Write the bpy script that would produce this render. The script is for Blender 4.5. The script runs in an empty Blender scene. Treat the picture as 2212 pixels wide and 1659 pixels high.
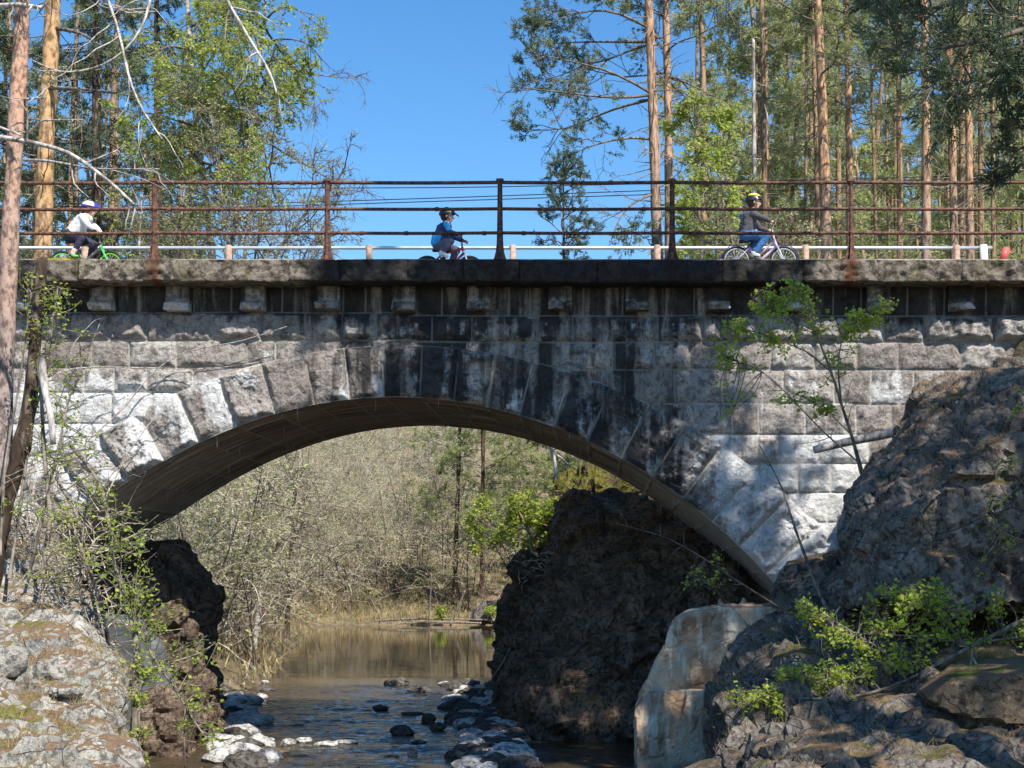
import bpy, bmesh, math, random
import numpy as np
from mathutils import Vector
S = bpy.context.scene
COL = S.collection
# ---------------------------------------------------------------- camera, sky, sun, exposure
F = 3255.0; VX = 1300.0; VY = 1240.0          # the photo measured on a 2212 x 1659 grid
cd = bpy.data.cameras.new("camera"); cam = bpy.data.objects.new("camera", cd); COL.objects.link(cam)
cam.location = (0, 0, 0); cam.rotation_euler = (math.radians(90), 0, 0)
cd.sensor_width = 36; cd.lens = 36 * F / 2212
cd.shift_x = -(VX - 1106) / 2212; cd.shift_y = (VY - 829.5) / 2212
cd.clip_start = 0.1; cd.clip_end = 3000
S.camera = cam
SUN_EL = math.radians(50); SUN_AZ = math.radians(145)     # azimuth from +Y towards +X
sdir = Vector((math.sin(SUN_AZ) * math.cos(SUN_EL), math.cos(SUN_AZ) * math.cos(SUN_EL), math.sin(SUN_EL)))
W = bpy.data.worlds.new("World"); S.world = W; W.use_nodes = True
wt = W.node_tree; bgn = wt.nodes['Background']
sky = wt.nodes.new('ShaderNodeTexSky'); sky.sky_type = 'NISHITA'; sky.sun_disc = False
sky.sun_elevation = SUN_EL; sky.sun_rotation = SUN_AZ; sky.air_density = 1.0; sky.dust_density = 0.0; sky.ozone_density = 3.0
hs = wt.nodes.new('ShaderNodeHueSaturation'); hs.inputs['Saturation'].default_value = 1.28; hs.inputs['Value'].default_value = 1.06
wt.links.new(sky.outputs[0], hs.inputs['Color']); wt.links.new(hs.outputs[0], bgn.inputs[0]); bgn.inputs[1].default_value = 0.12
ld = bpy.data.lights.new("sun", 'SUN'); ld.energy = 5.0; ld.angle = math.radians(0.5); ld.color = (1, .95, .87)
sun = bpy.data.objects.new("sun", ld); COL.objects.link(sun); sun.rotation_euler = sdir.to_track_quat('Z', 'Y').to_euler()
S.view_settings.view_transform = 'Standard'; S.view_settings.look = 'None'; S.view_settings.gamma = 1
S.view_settings.exposure = 0.6
S.render.engine = 'CYCLES'
S.cycles.max_bounces = 6; S.cycles.diffuse_bounces = 3; S.cycles.glossy_bounces = 3; S.cycles.transparent_max_bounces = 4

# ---------------------------------------------------------------- helpers
def P(px, py, Y): return np.array(((px - VX) / F * Y, Y, (VY - py) / F * Y))
def PP(lst, Y=None):
    return np.array([P(q[0], q[1], q[2] if len(q) > 2 else Y) for q in lst])
def RNG(s): return np.random.default_rng(s)

def _h(ix, iy, iz, s):
    n = (ix.astype(np.int64) * 374761393 + iy.astype(np.int64) * 668265263 + iz.astype(np.int64) * 2147483647 + s * 974711) & 0xffffffff
    n = ((n ^ (n >> 13)) * 1274126177) & 0xffffffff
    n = n ^ (n >> 16); n = (n * 2246822519) & 0xffffffff; n = n ^ (n >> 15)
    return (n & 0xffffff) / float(0xffffff)
def vnoise(x, y, z, s=0):
    x, y, z = np.broadcast_arrays(np.asarray(x, float), np.asarray(y, float), np.asarray(z, float))
    i, j, k = np.floor(x), np.floor(y), np.floor(z); f, g, h = x - i, y - j, z - k
    f = f * f * (3 - 2 * f); g = g * g * (3 - 2 * g); h = h * h * (3 - 2 * h)
    r = 0
    for a in (0, 1):
        for b in (0, 1):
            for c in (0, 1):
                r = r + _h(i + a, j + b, k + c, s) * (f if a else 1 - f) * (g if b else 1 - g) * (h if c else 1 - h)
    return r
def fbm(x, y, z=0.0, s=0, o=4, g=.5):
    r = 0; a = 1.; t = 0
    for q in range(o):
        r = r + a * vnoise(np.asarray(x) * 2 ** q, np.asarray(y) * 2 ** q, np.asarray(z) * 2 ** q, s + q * 17); t += a; a *= g
    return r / t * 2 - 1
def worley(x, y, z, s=0):
    i, j, k = np.floor(x), np.floor(y), np.floor(z); best = np.full(x.shape, 9.); sec = best.copy(); idv = np.zeros(x.shape)
    for a in (-1, 0, 1):
        for b in (-1, 0, 1):
            for c in (-1, 0, 1):
                I, J, K = i + a, j + b, k + c
                d = np.sqrt((I + _h(I, J, K, s) - x) ** 2 + (J + _h(I, J, K, s + 1) - y) ** 2 + (K + _h(I, J, K, s + 2) - z) ** 2)
                m = d < best; sec = np.where(m, best, np.minimum(sec, d)); idv = np.where(m, _h(I, J, K, s + 3), idv); best = np.where(m, d, best)
    return best, sec, idv
def sstep(a, b, x): t = np.clip((x - a) / (b - a), 0, 1); return t * t * (3 - 2 * t)
def nrm(v): return v / np.maximum(np.linalg.norm(v, axis=-1, keepdims=True), 1e-9)

class G:                                   # collects vertices and faces, builds one mesh object
    def __init__(s): s.v = []; s.f3 = []; s.f4 = []; s.c = []; s.n = 0
    def add(s, v, f, c=None):
        v = np.asarray(v, float).reshape(-1, 3); f = np.asarray(f, int)
        if len(v) == 0: return s
        (s.f3 if f.shape[1] == 3 else s.f4).append(f + s.n)
        s.v.append(v); s.c.append(np.full(len(v), .5) if c is None else np.broadcast_to(c, (len(v),))); s.n += len(v)
        return s
def link(o, parent=None):
    COL.objects.link(o)
    if parent is not None: o.parent = parent
    return o
def build(name, g, mat, parent=None, smooth=True, attrs=None, uv=None):
    me = bpy.data.meshes.new(name)
    v = np.concatenate(g.v) if g.v else np.zeros((0, 3))
    q = parent
    while q is not None: v = v - np.array(q.location); q = q.parent
    f3 = np.concatenate(g.f3) if g.f3 else np.zeros((0, 3), int); f4 = np.concatenate(g.f4) if g.f4 else np.zeros((0, 4), int)
    me.vertices.add(len(v)); me.vertices.foreach_set('co', v.astype(np.float32).ravel())
    li = np.concatenate([f3.ravel(), f4.ravel()]).astype(np.int32)
    me.loops.add(len(li)); me.loops.foreach_set('vertex_index', li)
    nf = len(f3) + len(f4); me.polygons.add(nf)
    st = np.concatenate([np.arange(len(f3)) * 3, len(f3) * 3 + np.arange(len(f4)) * 4]).astype(np.int32)
    me.polygons.foreach_set('loop_start', st)
    me.update(calc_edges=True)
    me.polygons.foreach_set('use_smooth', np.full(nf, smooth, bool))
    a = me.attributes.new('cv', 'FLOAT', 'POINT'); a.data.foreach_set('value', np.concatenate(g.c).astype(np.float32) if g.c else [])
    for k, val in (attrs or {}).items():
        a = me.attributes.new(k, 'FLOAT', 'POINT'); a.data.foreach_set('value', np.asarray(val, np.float32).ravel())
    me.materials.append(mat); me.validate()
    return link(bpy.data.objects.new(name, me), parent)
def thing(name, label, cat, loc=(0, 0, 0), group=None):
    o = bpy.data.objects.new(name, None); o.location = tuple(float(q) for q in loc); o.empty_display_size = .2; COL.objects.link(o)
    return tag(o, label, cat, group)
def tag(o, label=None, cat=None, group=None, kind=None):
    if label: o['label'] = label
    if cat: o['category'] = cat
    if group: o['group'] = group
    if kind: o['kind'] = kind
    return o

def tubes(g, Pt, R, s=5, c=None, closed=True):      # Pt (N,m,3), R (N,m)
    Pt = np.asarray(Pt, float); R = np.asarray(R, float)
    if Pt.ndim == 2: Pt = Pt[None]; R = np.broadcast_to(R, (1, Pt.shape[1]))
    N, m, _ = Pt.shape
    if N == 0: return
    R = np.broadcast_to(R, (N, m))
    T = np.empty_like(Pt); T[:, 1:-1] = Pt[:, 2:] - Pt[:, :-2]; T[:, 0] = Pt[:, 1] - Pt[:, 0]; T[:, -1] = Pt[:, -1] - Pt[:, -2]
    T = nrm(T); mean = nrm(Pt[:, -1] - Pt[:, 0])
    ref = np.where(np.abs(mean[:, 2:3]) < .8, np.array([[0, 0, 1.]]), np.array([[0., 1, 0]]))[:, None, :]
    U = nrm(np.cross(T, np.broadcast_to(ref, T.shape))); V = np.cross(T, U)
    a = np.arange(s) / s * 2 * np.pi
    v = Pt[:, :, None, :] + R[:, :, None, None] * (np.cos(a)[None, None, :, None] * U[:, :, None, :] + np.sin(a)[None, None, :, None] * V[:, :, None, :])
    idx = np.arange(N * m * s).reshape(N, m, s)
    A = idx[:, :-1, :]; B = idx[:, 1:, :]
    f = np.stack([A, np.roll(A, -1, 2), np.roll(B, -1, 2), B], -1).reshape(-1, 4)
    cc = None if c is None else np.repeat(np.broadcast_to(c, (N,)), m * s)
    n0 = g.n; g.add(v.reshape(-1, 3), f, cc)
    if closed and s > 3:
        for e in (0, m - 1):
            r = idx[:, e, :]
            if s == 4: q = r
            ff = np.stack([np.repeat(r[:, 0], s - 2), r[:, 1:-1].ravel(), r[:, 2:].ravel()], -1)
            g.f3.append(ff + n0)
def tube(g, pts, r, s=8, c=None): tubes(g, np.asarray(pts)[None], np.broadcast_to(np.asarray(r, float), (1, len(pts))), s, c)
def resample(pts, m):
    pts = np.asarray(pts, float); d = np.r_[0, np.cumsum(np.linalg.norm(np.diff(pts, axis=0), axis=1))]
    t = np.linspace(0, d[-1], m); q = np.stack([np.interp(t, d, pts[:, k]) for k in range(3)], 1)
    for _ in range(2): q[1:-1] = (q[:-2] + 2 * q[1:-1] + q[2:]) / 4
    return q
def box(g, c, h, rot=None, c_=None, bev=0.0):
    c = np.array(c, float); h = np.array(h, float)
    if bev > 0:
        bm = bmesh.new(); bmesh.ops.create_cube(bm, size=2)
        for v in bm.verts: v.co = Vector(v.co[k] * h[k] for k in range(3))
        bmesh.ops.bevel(bm, geom=bm.edges[:], offset=bev, segments=2, affect='EDGES')
        bmesh.ops.triangulate(bm, faces=bm.faces[:])
        v = np.array([q.co[:] for q in bm.verts]); f = np.array([[q.index for q in ff.verts] for ff in bm.faces]); bm.free()
    else:
        v = np.array([[x, y, z] for x in (-1, 1) for y in (-1, 1) for z in (-1, 1)]) * h
        f = np.array([[0, 1, 3, 2], [4, 6, 7, 5], [0, 4, 5, 1], [2, 3, 7, 6], [0, 2, 6, 4], [1, 5, 7, 3]])
    if rot is not None: v = v @ np.array(rot).T
    g.add(v + c, f, c_)
def ball(g, c, r, seg=16, ring=10, c_=None):
    r = np.broadcast_to(np.array(r, float), (3,)); th = np.linspace(0, np.pi, ring + 1); ph = np.arange(seg) / seg * 2 * np.pi
    v = np.stack([np.sin(th)[:, None] * np.cos(ph), np.sin(th)[:, None] * np.sin(ph), np.broadcast_to(np.cos(th)[:, None], (ring + 1, seg))], -1) * r + np.array(c)
    i = np.arange((ring + 1) * seg).reshape(ring + 1, seg); A = i[:-1]; B = i[1:]
    g.add(v.reshape(-1, 3), np.stack([A, B, np.roll(B, -1, 1), np.roll(A, -1, 1)], -1).reshape(-1, 4), c_)
def rotz(a): return np.array([[math.cos(a), -math.sin(a), 0], [math.sin(a), math.cos(a), 0], [0, 0, 1]])
def roty(a): return np.array([[math.cos(a), 0, math.sin(a)], [0, 1, 0], [-math.sin(a), 0, math.cos(a)]])

# ---------------------------------------------------------------- materials
class M:
    def __init__(s, name):
        s.m = bpy.data.materials.new(name); s.m.use_nodes = True; s.t = s.m.node_tree; s.b = s.t.nodes['Principled BSDF']
        s.out = s.t.nodes['Material Output']; s.b.inputs['Roughness'].default_value = .8
        s.co = s.t.nodes.new('ShaderNodeNewGeometry').outputs['Position']
    def N(s, ty, **k):
        n = s.t.nodes.new(ty)
        for a, b in k.items(): setattr(n, a, b)
        return n
    def L(s, a, b): s.t.links.new(a, b)
    def set(s, sock, v):
        if isinstance(v, bpy.types.NodeSocket): s.L(v, sock)
        elif isinstance(v, (tuple, list)) and len(v) == 3 and sock.type == 'RGBA': sock.default_value = (*v, 1)
        else: sock.default_value = v
    def noise(s, sc, det=4, rough=.55, vec=None, dist=0):
        n = s.N('ShaderNodeTexNoise'); n.inputs['Scale'].default_value = sc; n.inputs['Detail'].default_value = det; n.inputs['Roughness'].default_value = rough
        n.inputs['Distortion'].default_value = dist; s.L(vec if vec is not None else s.co, n.inputs['Vector']); return n.outputs['Fac']
    def vor(s, sc, feat='F1', vec=None, out='Distance'):
        n = s.N('ShaderNodeTexVoronoi', feature=feat); n.inputs['Scale'].default_value = sc; s.L(vec if vec is not None else s.co, n.inputs['Vector']); return n.outputs[out]
    def map(s, sc, vec=None):
        n = s.N('ShaderNodeMapping'); n.inputs['Scale'].default_value = sc; s.L(vec if vec is not None else s.co, n.inputs['Vector']); return n.outputs[0]
    def ramp(s, f, a, b, lo=0., hi=1.):
        if a > b: a, b, lo, hi = b, a, hi, lo
        n = s.N('ShaderNodeMapRange', interpolation_type='SMOOTHSTEP'); s.L(f, n.inputs[0])
        for k, v in zip((1, 2, 3, 4), (a, b, lo, hi)): n.inputs[k].default_value = v
        return n.outputs[0]
    def mix(s, f, a, b, mode='MIX'):
        n = s.N('ShaderNodeMix', data_type='RGBA', blend_type=mode); s.set(n.inputs[0], f); s.set(n.inputs[6], a); s.set(n.inputs[7], b); return n.outputs[2]
    def math(s, op, a, b=0.):
        n = s.N('ShaderNodeMath', operation=op); s.set(n.inputs[0], a); s.set(n.inputs[1], b); return n.outputs[0]
    def attr(s, name): return s.N('ShaderNodeAttribute', attribute_name=name).outputs['Fac']
    def sep(s, vec): return s.N('ShaderNodeSeparateXYZ'), vec
    def xyz(s, vec=None):
        n = s.N('ShaderNodeSeparateXYZ'); s.L(vec if vec is not None else s.co, n.inputs[0]); return n.outputs
    def nz(s):
        n = s.N('ShaderNodeNewGeometry'); return s.xyz(n.outputs['Normal'])[2]
    def bump(s, h, st=.5, d=.02):
        n = s.N('ShaderNodeBump'); n.inputs['Strength'].default_value = st; n.inputs['Distance'].default_value = d; s.L(h, n.inputs['Height']); s.L(n.outputs[0], s.b.inputs['Normal'])
    def col(s, c): s.set(s.b.inputs['Base Color'], c); return s
    def rough(s, v): s.set(s.b.inputs['Roughness'], v); return s

def mk_simple(name, c, r=.7, metal=0., var=.25, sc=30):
    m = M(name); n = m.noise(sc, 3); m.col(m.mix(m.ramp(n, .3, .7), tuple(q * (1 - var) for q in c), tuple(min(1, q * (1 + var)) for q in c))); m.rough(r); m.b.inputs['Metallic'].default_value = metal; return m.m

def mk_wall():
    m = M('bridge_stone')
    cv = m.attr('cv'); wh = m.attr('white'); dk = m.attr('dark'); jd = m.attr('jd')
    base = m.mix(cv, (.36, .305, .265), (.68, .62, .56))
    n = m.noise(9, 6, .7); base = m.mix(m.ramp(n, .36, .56), m.mix(.65, base, (.06, .048, .042)), base)
    sp = m.noise(60, 3); base = m.mix(m.ramp(sp, .45, .75, 0, .45), base, (.55, .52, .49))
    pits = m.ramp(m.noise(38, 4, .7), .57, .66, 0, .75); base = m.mix(pits, base, (.05, .042, .038))
    streak = m.noise(1., 5, .6, m.map((4, 4, .45)))
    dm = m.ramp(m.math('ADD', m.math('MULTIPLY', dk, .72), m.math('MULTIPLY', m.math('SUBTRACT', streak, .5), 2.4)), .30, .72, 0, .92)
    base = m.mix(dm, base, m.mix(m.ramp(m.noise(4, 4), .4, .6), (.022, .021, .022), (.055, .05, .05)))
    wn = m.noise(3.2, 6, .68); ws = m.noise(1., 4, .6, m.map((9, 9, 1.1)))
    wm = m.math('ADD', m.math('MULTIPLY', wn, .6), m.math('MULTIPLY', ws, .4))
    wf = m.ramp(m.math('ADD', m.math('MULTIPLY', wh, .42), m.math('SUBTRACT', wm, .5)), .12, .26, 0, .95); wf = m.math('MULTIPLY', wf, m.ramp(m.noise(30, 5, .7), .34, .46, .35, 1))
    wcol = m.mix(m.ramp(n, .35, .5), (.66, .64, .61), (.90, .89, .87)); base = m.mix(wf, base, wcol)
    jn = m.math('ADD', jd, m.math('MULTIPLY', m.math('SUBTRACT', m.noise(25, 3), .5), .010))
    jm = m.ramp(jn, .017, .009)
    mort = m.mix(m.ramp(wh, .0, .4), (.46, .42, .37), (.80, .77, .70))
    mort = m.mix(m.math('MULTIPLY', dm, .55), mort, (.10, .095, .09)); base = m.mix(m.math('MULTIPLY', jm, m.ramp(m.noise(7, 3), .3, .5, .35, 1)), base, mort)
    mul = m.xyz(); 
    m.col(base); m.rough(.9); m.b.inputs['Specular IOR Level'].default_value = .25
    m.bump(m.math('ADD', m.noise(20, 9, .75), m.math('MULTIPLY', pits, -.4)), 1., .07)
    return m.m

def mk_coping():
    m = M('coping_stone'); cv = m.attr('cv'); dk = m.attr('dark')
    n = m.noise(8, 6, .65); base = m.mix(cv, (.26, .215, .17), (.43, .37, .30)); base = m.mix(m.ramp(n, .42, .58), (.10, .08, .062), base)
    base = m.mix(m.ramp(m.noise(45, 3, .7), .5, .7, 0, .5), base, (.46, .43, .37))
    base = m.mix(m.ramp(m.noise(2.2, 4), .5, .66, 0, .35), base, (.17, .16, .06))
    r = m.attr('rust'); base = m.mix(m.math('MULTIPLY', r, m.ramp(n, .3, .55)), base, (.17, .065, .03))
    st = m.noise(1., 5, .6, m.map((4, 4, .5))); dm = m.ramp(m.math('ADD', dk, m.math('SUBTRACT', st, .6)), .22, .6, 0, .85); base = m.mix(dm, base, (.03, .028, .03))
    base = m.mix(m.ramp(m.attr('jd'), .012, .003, 0, .8), base, (.025, .02, .018))
    m.col(base).rough(.95); m.b.inputs['Specular IOR Level'].default_value = .2; m.bump(m.noise(17, 9, .75), 1., .08); return m.m

def mk_soffit():
    m = M('soffit_stone'); u = m.attr('u'); v = m.attr('w'); low = m.attr('low')
    c = m.N('ShaderNodeCombineXYZ'); m.L(u, c.inputs[0]); m.L(v, c.inputs[1]); vec = c.outputs[0]
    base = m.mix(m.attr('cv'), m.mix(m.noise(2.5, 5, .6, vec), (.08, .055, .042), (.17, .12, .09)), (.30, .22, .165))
    s = m.noise(1., 6, .68, m.map((.55, 7, 1), vec), .2); s2 = m.noise(1., 5, .6, m.map((.9, 22, 1), vec))
    a = m.math('ADD', m.math('MULTIPLY', s, .55), m.math('MULTIPLY', s2, .45))
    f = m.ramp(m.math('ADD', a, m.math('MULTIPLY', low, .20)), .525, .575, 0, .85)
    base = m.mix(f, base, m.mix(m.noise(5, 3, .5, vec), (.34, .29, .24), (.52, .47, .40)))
    j = m.attr('jd'); base = m.mix(m.ramp(j, .020, .010, 0, .8), base, (.36, .31, .26))
    m.col(base).rough(.85); m.bump(m.noise(14, 6, .65), .6, .02); return m.m

def mk_rock(name, a, b, moss=.3, litter=.2, dark=0., mosscol=(.10, .115, .02), sc=1.):
    m = M(name); n = m.noise(2.2 * sc, 8, .66); n2 = m.noise(13 * sc, 6, .7)
    base = m.mix(m.ramp(n, .36, .66), a, b); base = m.mix(m.ramp(n2, .47, .6, 0, .8), base, tuple(q * .25 for q in a))
    base = m.mix(m.ramp(m.vor(6 * sc), .16, .05, 0, .45), base, tuple(min(.7, q * 1.9) for q in b))
    base = m.mix(m.ramp(m.noise(70, 2), .55, .75, 0, .4), base, tuple(min(.8, q * 1.7) for q in b))
    crack = m.ramp(m.vor(1.6 * sc, 'DISTANCE_TO_EDGE', m.mix(.12, m.co, m.N('ShaderNodeTexNoise').outputs['Color'])), .012, .0, 0, .5); base = m.mix(crack, base, (.02, .018, .015))
    nz = m.nz(); lf = m.ramp(m.math('ADD', nz, m.math('SUBTRACT', m.noise(2.7, 6, .7), .5)), 1.02 - litter, 1.12 - litter)
    base = m.mix(lf, base, m.mix(m.noise(40, 3), (.13, .075, .045), (.30, .20, .12)))
    mf = m.ramp(m.math('ADD', m.math('MULTIPLY', nz, .5), m.noise(1.6, 6, .7)), 1.15 - moss, 1.25 - moss)
    base = m.mix(mf, base, m.mix(m.noise(20, 3), tuple(q * .5 for q in mosscol), tuple(q * 1.5 for q in mosscol)))
    m.col(base).rough(.95); m.b.inputs['Specular IOR Level'].default_value = .2
    m.bump(m.math('ADD', m.noise(11, 9, .7), m.math('MULTIPLY', crack, -.6)), .9, .06); return m.m

def mk_bark(name, hi, lo, zmid=None, sc=1., sc2=(14, 14, 4)):
    m = M(name); n = m.noise(1., 5, .65, m.map(tuple(q * sc for q in sc2))); v = m.vor(1., 'F1', m.map(tuple(q * sc for q in sc2)))
    if zmid is None: base = m.mix(m.attr('cv'), lo, hi)
    else: base = m.mix(m.ramp(m.math('ADD', m.xyz()[2], m.math('MULTIPLY', m.noise(1.5, 3), 3)), zmid, zmid + 4), lo, hi)
    base = m.mix(m.ramp(n, .38, .6), m.mix(.72, base, (.03, .018, .012)), base); base = m.mix(m.ramp(v, .5, .15, 0, .4), base, m.mix(.5, base, (.6, .5, .4)))
    m.col(base).rough(.9); m.b.inputs['Specular IOR Level'].default_value = .2; m.bump(n, .8, .02); return m.m

def mk_leaf(name, a, b, tr=.4, rough=.5):
    m = M(name); cv = m.attr('cv'); c = m.mix(cv, a, b); c = m.mix(m.ramp(m.noise(.9, 3), .35, .65, 0, .35), c, tuple(q * .55 for q in a))
    m.col(c).rough(rough); m.b.inputs['Specular IOR Level'].default_value = .35
    t = m.N('ShaderNodeBsdfTranslucent'); m.L(m.mix(.35, c, tuple(min(1, q * 1.6) for q in b)), t.inputs[0])
    x = m.N('ShaderNodeMixShader'); x.inputs[0].default_value = tr; m.L(m.b.outputs[0], x.inputs[1]); m.L(t.outputs[0], x.inputs[2]); m.L(x.outputs[0], m.out.inputs[0]); return m.m

def mk_water():
    m = M('river_water'); y = m.xyz()[1]
    rap = m.ramp(y, 37, 31)      # rippled water over the stones, calm pool beyond
    m.col(m.mix(m.noise(.5, 4), (.035, .026, .014), (.085, .062, .034))); m.rough(.04); m.b.inputs['IOR'].default_value = 1.33
    n1 = m.noise(1., 5, .6, m.map((1.6, 3.4, 1)), 1.2); n2 = m.noise(1., 3, .5, m.map((5, 9, 1)), .5); n0 = m.noise(1., 3, .5, m.map((.35, 1.3, 1)))
    h = m.math('ADD', m.math('MULTIPLY', m.math('ADD', n1, m.math('MULTIPLY', n2, .3)), rap), m.math('MULTIPLY', n0, .04))
    m.bump(h, 1., .12)
    return m.m
def mk_ground():
    m = M('forest_floor'); n = m.noise(.8, 7, .68); base = m.mix(m.ramp(n, .4, .62), (.10, .075, .04), (.30, .225, .13))
    base = m.mix(m.ramp(m.noise(2.3, 5), .52, .62, 0, .7), base, (.10, .12, .03)); base = m.mix(m.ramp(m.noise(22, 4), .45, .7, 0, .5), base, (.40, .32, .2))
    m.col(base).rough(1.); m.bump(m.noise(9, 8, .75), 1., .12); return m.m

MW = mk_wall(); MC = mk_coping(); MS = mk_soffit(); MWATER = mk_water(); MG = mk_ground()
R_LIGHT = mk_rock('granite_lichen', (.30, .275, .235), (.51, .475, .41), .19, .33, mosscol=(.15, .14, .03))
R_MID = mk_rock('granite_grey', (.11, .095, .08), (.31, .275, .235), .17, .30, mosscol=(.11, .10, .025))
R_DARK = mk_rock('dark_brown_rock', (.085, .06, .042), (.24, .175, .125), .16, .12, mosscol=(.07, .065, .02))  # darker brown base tones than the granite mixes
R_WET = mk_rock('river_stone', (.07, .06, .052), (.17, .15, .13), -.2, -.3)
R_LIME = mk_rock('lime_coated_stone', (.5, .47, .43), (.74, .71, .66), -.3, -.3)
BK_PINE = mk_bark('pine_bark', (.56, .33, .19), (.36, .27, .215), 7.5)
BK_FAR = mk_bark('slim_trunk_bark', (.40, .26, .15), (.22, .17, .13), 6)
BK_GREY = mk_bark('grey_bark', (.30, .26, .21), (.15, .12, .095))
BK_DEAD = mk_bark('bleached_wood', (.62, .56, .51), (.42, .37, .33))
BK_DARK = mk_bark('dark_bark', (.11, .07, .045), (.05, .034, .024))
BK_BIRCH = mk_bark('birch_bark', (.55, .52, .48), (.33, .30, .27), None, 1., (3, 3, 14))
BK_TWIG = mk_bark('bare_twigs', (.62, .55, .44), (.36, .30, .22))
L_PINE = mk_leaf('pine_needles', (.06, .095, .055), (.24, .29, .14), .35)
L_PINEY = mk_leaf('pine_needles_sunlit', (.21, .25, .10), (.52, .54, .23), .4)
L_SPRUCE = mk_leaf('spruce_needles', (.018, .032, .014), (.085, .11, .035), .2)
L_BIRCH = mk_leaf('young_birch_leaves', (.24, .31, .05), (.56, .62, .16), .5)
L_SPRING = mk_leaf('spring_leaves', (.15, .27, .02), (.62, .68, .12), .5)
L_OLIVE = mk_leaf('budding_leaves', (.28, .29, .11), (.55, .54, .27), .45)
L_BUD = mk_leaf('bud_leaves', (.38, .40, .15), (.64, .64, .32), .5)
BK_BRIGHT = mk_bark('sunlit_bare_twigs', (.78, .70, .58), (.52, .44, .34))
L_GRASS = mk_leaf('dry_grass_blades', (.25, .19, .09), (.52, .42, .22), .3)
L_MOSS = mk_leaf('moss_tufts', (.10, .10, .015), (.28, .26, .04), .2)
RUST = M('rusty_iron'); RUST.col(RUST.mix(RUST.ramp(RUST.noise(16, 5, .7), .35, .65), (.04, .02, .015), (.21, .09, .055))); RUST.rough(.75); RUST.b.inputs['Metallic'].default_value = .1; RUST.bump(RUST.noise(60, 4), .5, .005); RUST = RUST.m
GALV = mk_simple('galvanised_steel', (.62, .64, .66), .42, .55, .1, 5)
POSTM = mk_simple('weathered_post', (.38, .25, .18), .8, 0, .3, 20)
WHITEP = mk_simple('white_paint', (.8, .79, .75), .5, 0, .05)
REDP = mk_simple('red_paint', (.62, .09, .08), .5, 0, .15)
CABLE = mk_simple('black_cable', (.012, .012, .014), .6)
CONC = M('lime_streaked_concrete'); _n = CONC.noise(2., 7, .65); _s = CONC.noise(1., 5, .6, CONC.map((6, 6, .8)))
CONC.col(CONC.mix(CONC.ramp(_s, .5, .66, 0, .8), CONC.mix(CONC.ramp(_n, .35, .65), (.30, .17, .09), (.70, .53, .36)), (.84, .74, .58))).rough(.9); CONC.bump(CONC.noise(9, 7, .65), .7, .04); CONC = CONC.m
CONCG = mk_simple('grey_footing', (.11, .12, .12), .9, 0, .35, 3)

# ---------------------------------------------------------------- ground and river
WZ = -2.5
def river(Y):
    Yc = np.clip(Y, 19, 90); xc = -3.0 - (Yc - 19.4) * .112 - np.clip(19 - Y, 0, 30) * .16; hw = 2.15 + (Yc - 19.4) * .05; return xc, hw
def gh(X, Y):
    xc, hw = river(Y); side = X - xc; d = np.abs(side) - hw; L = side < 0
    bh = sstep(19.5, 21, Y) * (1 - sstep(25, 26.5, Y))                    # road embankment band
    low = -2.9 + 0 * X
    plL = np.where(Y < 20, -2.15 + .3 * (np.clip(Y, 6, 20) - 12), 0.6 + 0 * Y) + sstep(4, 14, d) * 2.5
    plL = np.where(Y > 26, -1.9 + sstep(.5, 16, d) * 5.5, plL)
    plR = np.where(Y < 20, -2.2 + .18 * (np.clip(Y, 6, 20) - 12), 0.6) + sstep(5, 12, d) * 3 * sstep(8, 16, Y)
    plR = np.where(Y > 26, -1.6 + sstep(.5, 6, d) * 5.2, plR)
    pl = np.where(L, plL, plR)
    gap = sstep(13, 17, Y) * (1 - sstep(29, 33, Y)); dd_ = d - gap * np.where(L, 3.2, 5.6)
    z = low + (pl - low) * sstep(-.7, 1.3, dd_)
    z = np.where((gap > 0) & (d > 0), np.maximum(z, low), z)
    emb = 4.1 * sstep(0, 1, bh); outside = np.where(L, sstep(-8.6, -9.6, X), sstep(4.5, 6.5, X))
    z = np.where(bh > 0, z * (1 - outside * bh) + emb * outside * bh, z)
    far = sstep(72, 75, Y)
    hill = WZ + .25 + sstep(76, 125, Y) * 14 + sstep(74, 84, Y) * 1.2
    z = z * (1 - far) + np.maximum(z * 0 + hill, np.where(np.abs(side) > 6, z * .6, -9)) * far
    z = z + fbm(X * .35, Y * .35, 0, 5) * .35 * sstep(0, 2, d) + fbm(X * 1.6, Y * 1.6, 0, 9) * .09
    z = z + sstep(60, 300, np.hypot(X, Y)) * (4 + 3 * fbm(X * .01, Y * .01, 0, 3))
    return z
def axis(a, b, fine, lo, hi):
    x = [a];
    while x[-1] < b:
        q = x[-1]; d = max(lo - q, q - hi, 0); x.append(q + fine + d * .12)
    return np.array(x)
xs = axis(-900, 900, .3, -24, 12); ys = axis(-300, 1500, .35, 6, 95)
X, Y = np.meshgrid(xs, ys); Z = gh(X, Y)
i = np.arange(X.size).reshape(X.shape); g = G(); g.add(np.stack([X, Y, Z], -1), np.stack([i[:-1, :-1], i[:-1, 1:], i[1:, 1:], i[1:, :-1]], -1).reshape(-1, 4))
tag(build('ground', g, MG), kind='structure')
g = G(); xs = np.r_[np.linspace(-26, -10.1, 20), np.arange(-10, 0.5, .045), np.linspace(.6, 3, 6)]; ys = np.r_[np.linspace(-40, 16.9, 40), np.arange(17, 38, .045), np.linspace(38.1, 78, 120)]; X, Y = np.meshgrid(xs, ys); i = np.arange(X.size).reshape(X.shape)
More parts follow.
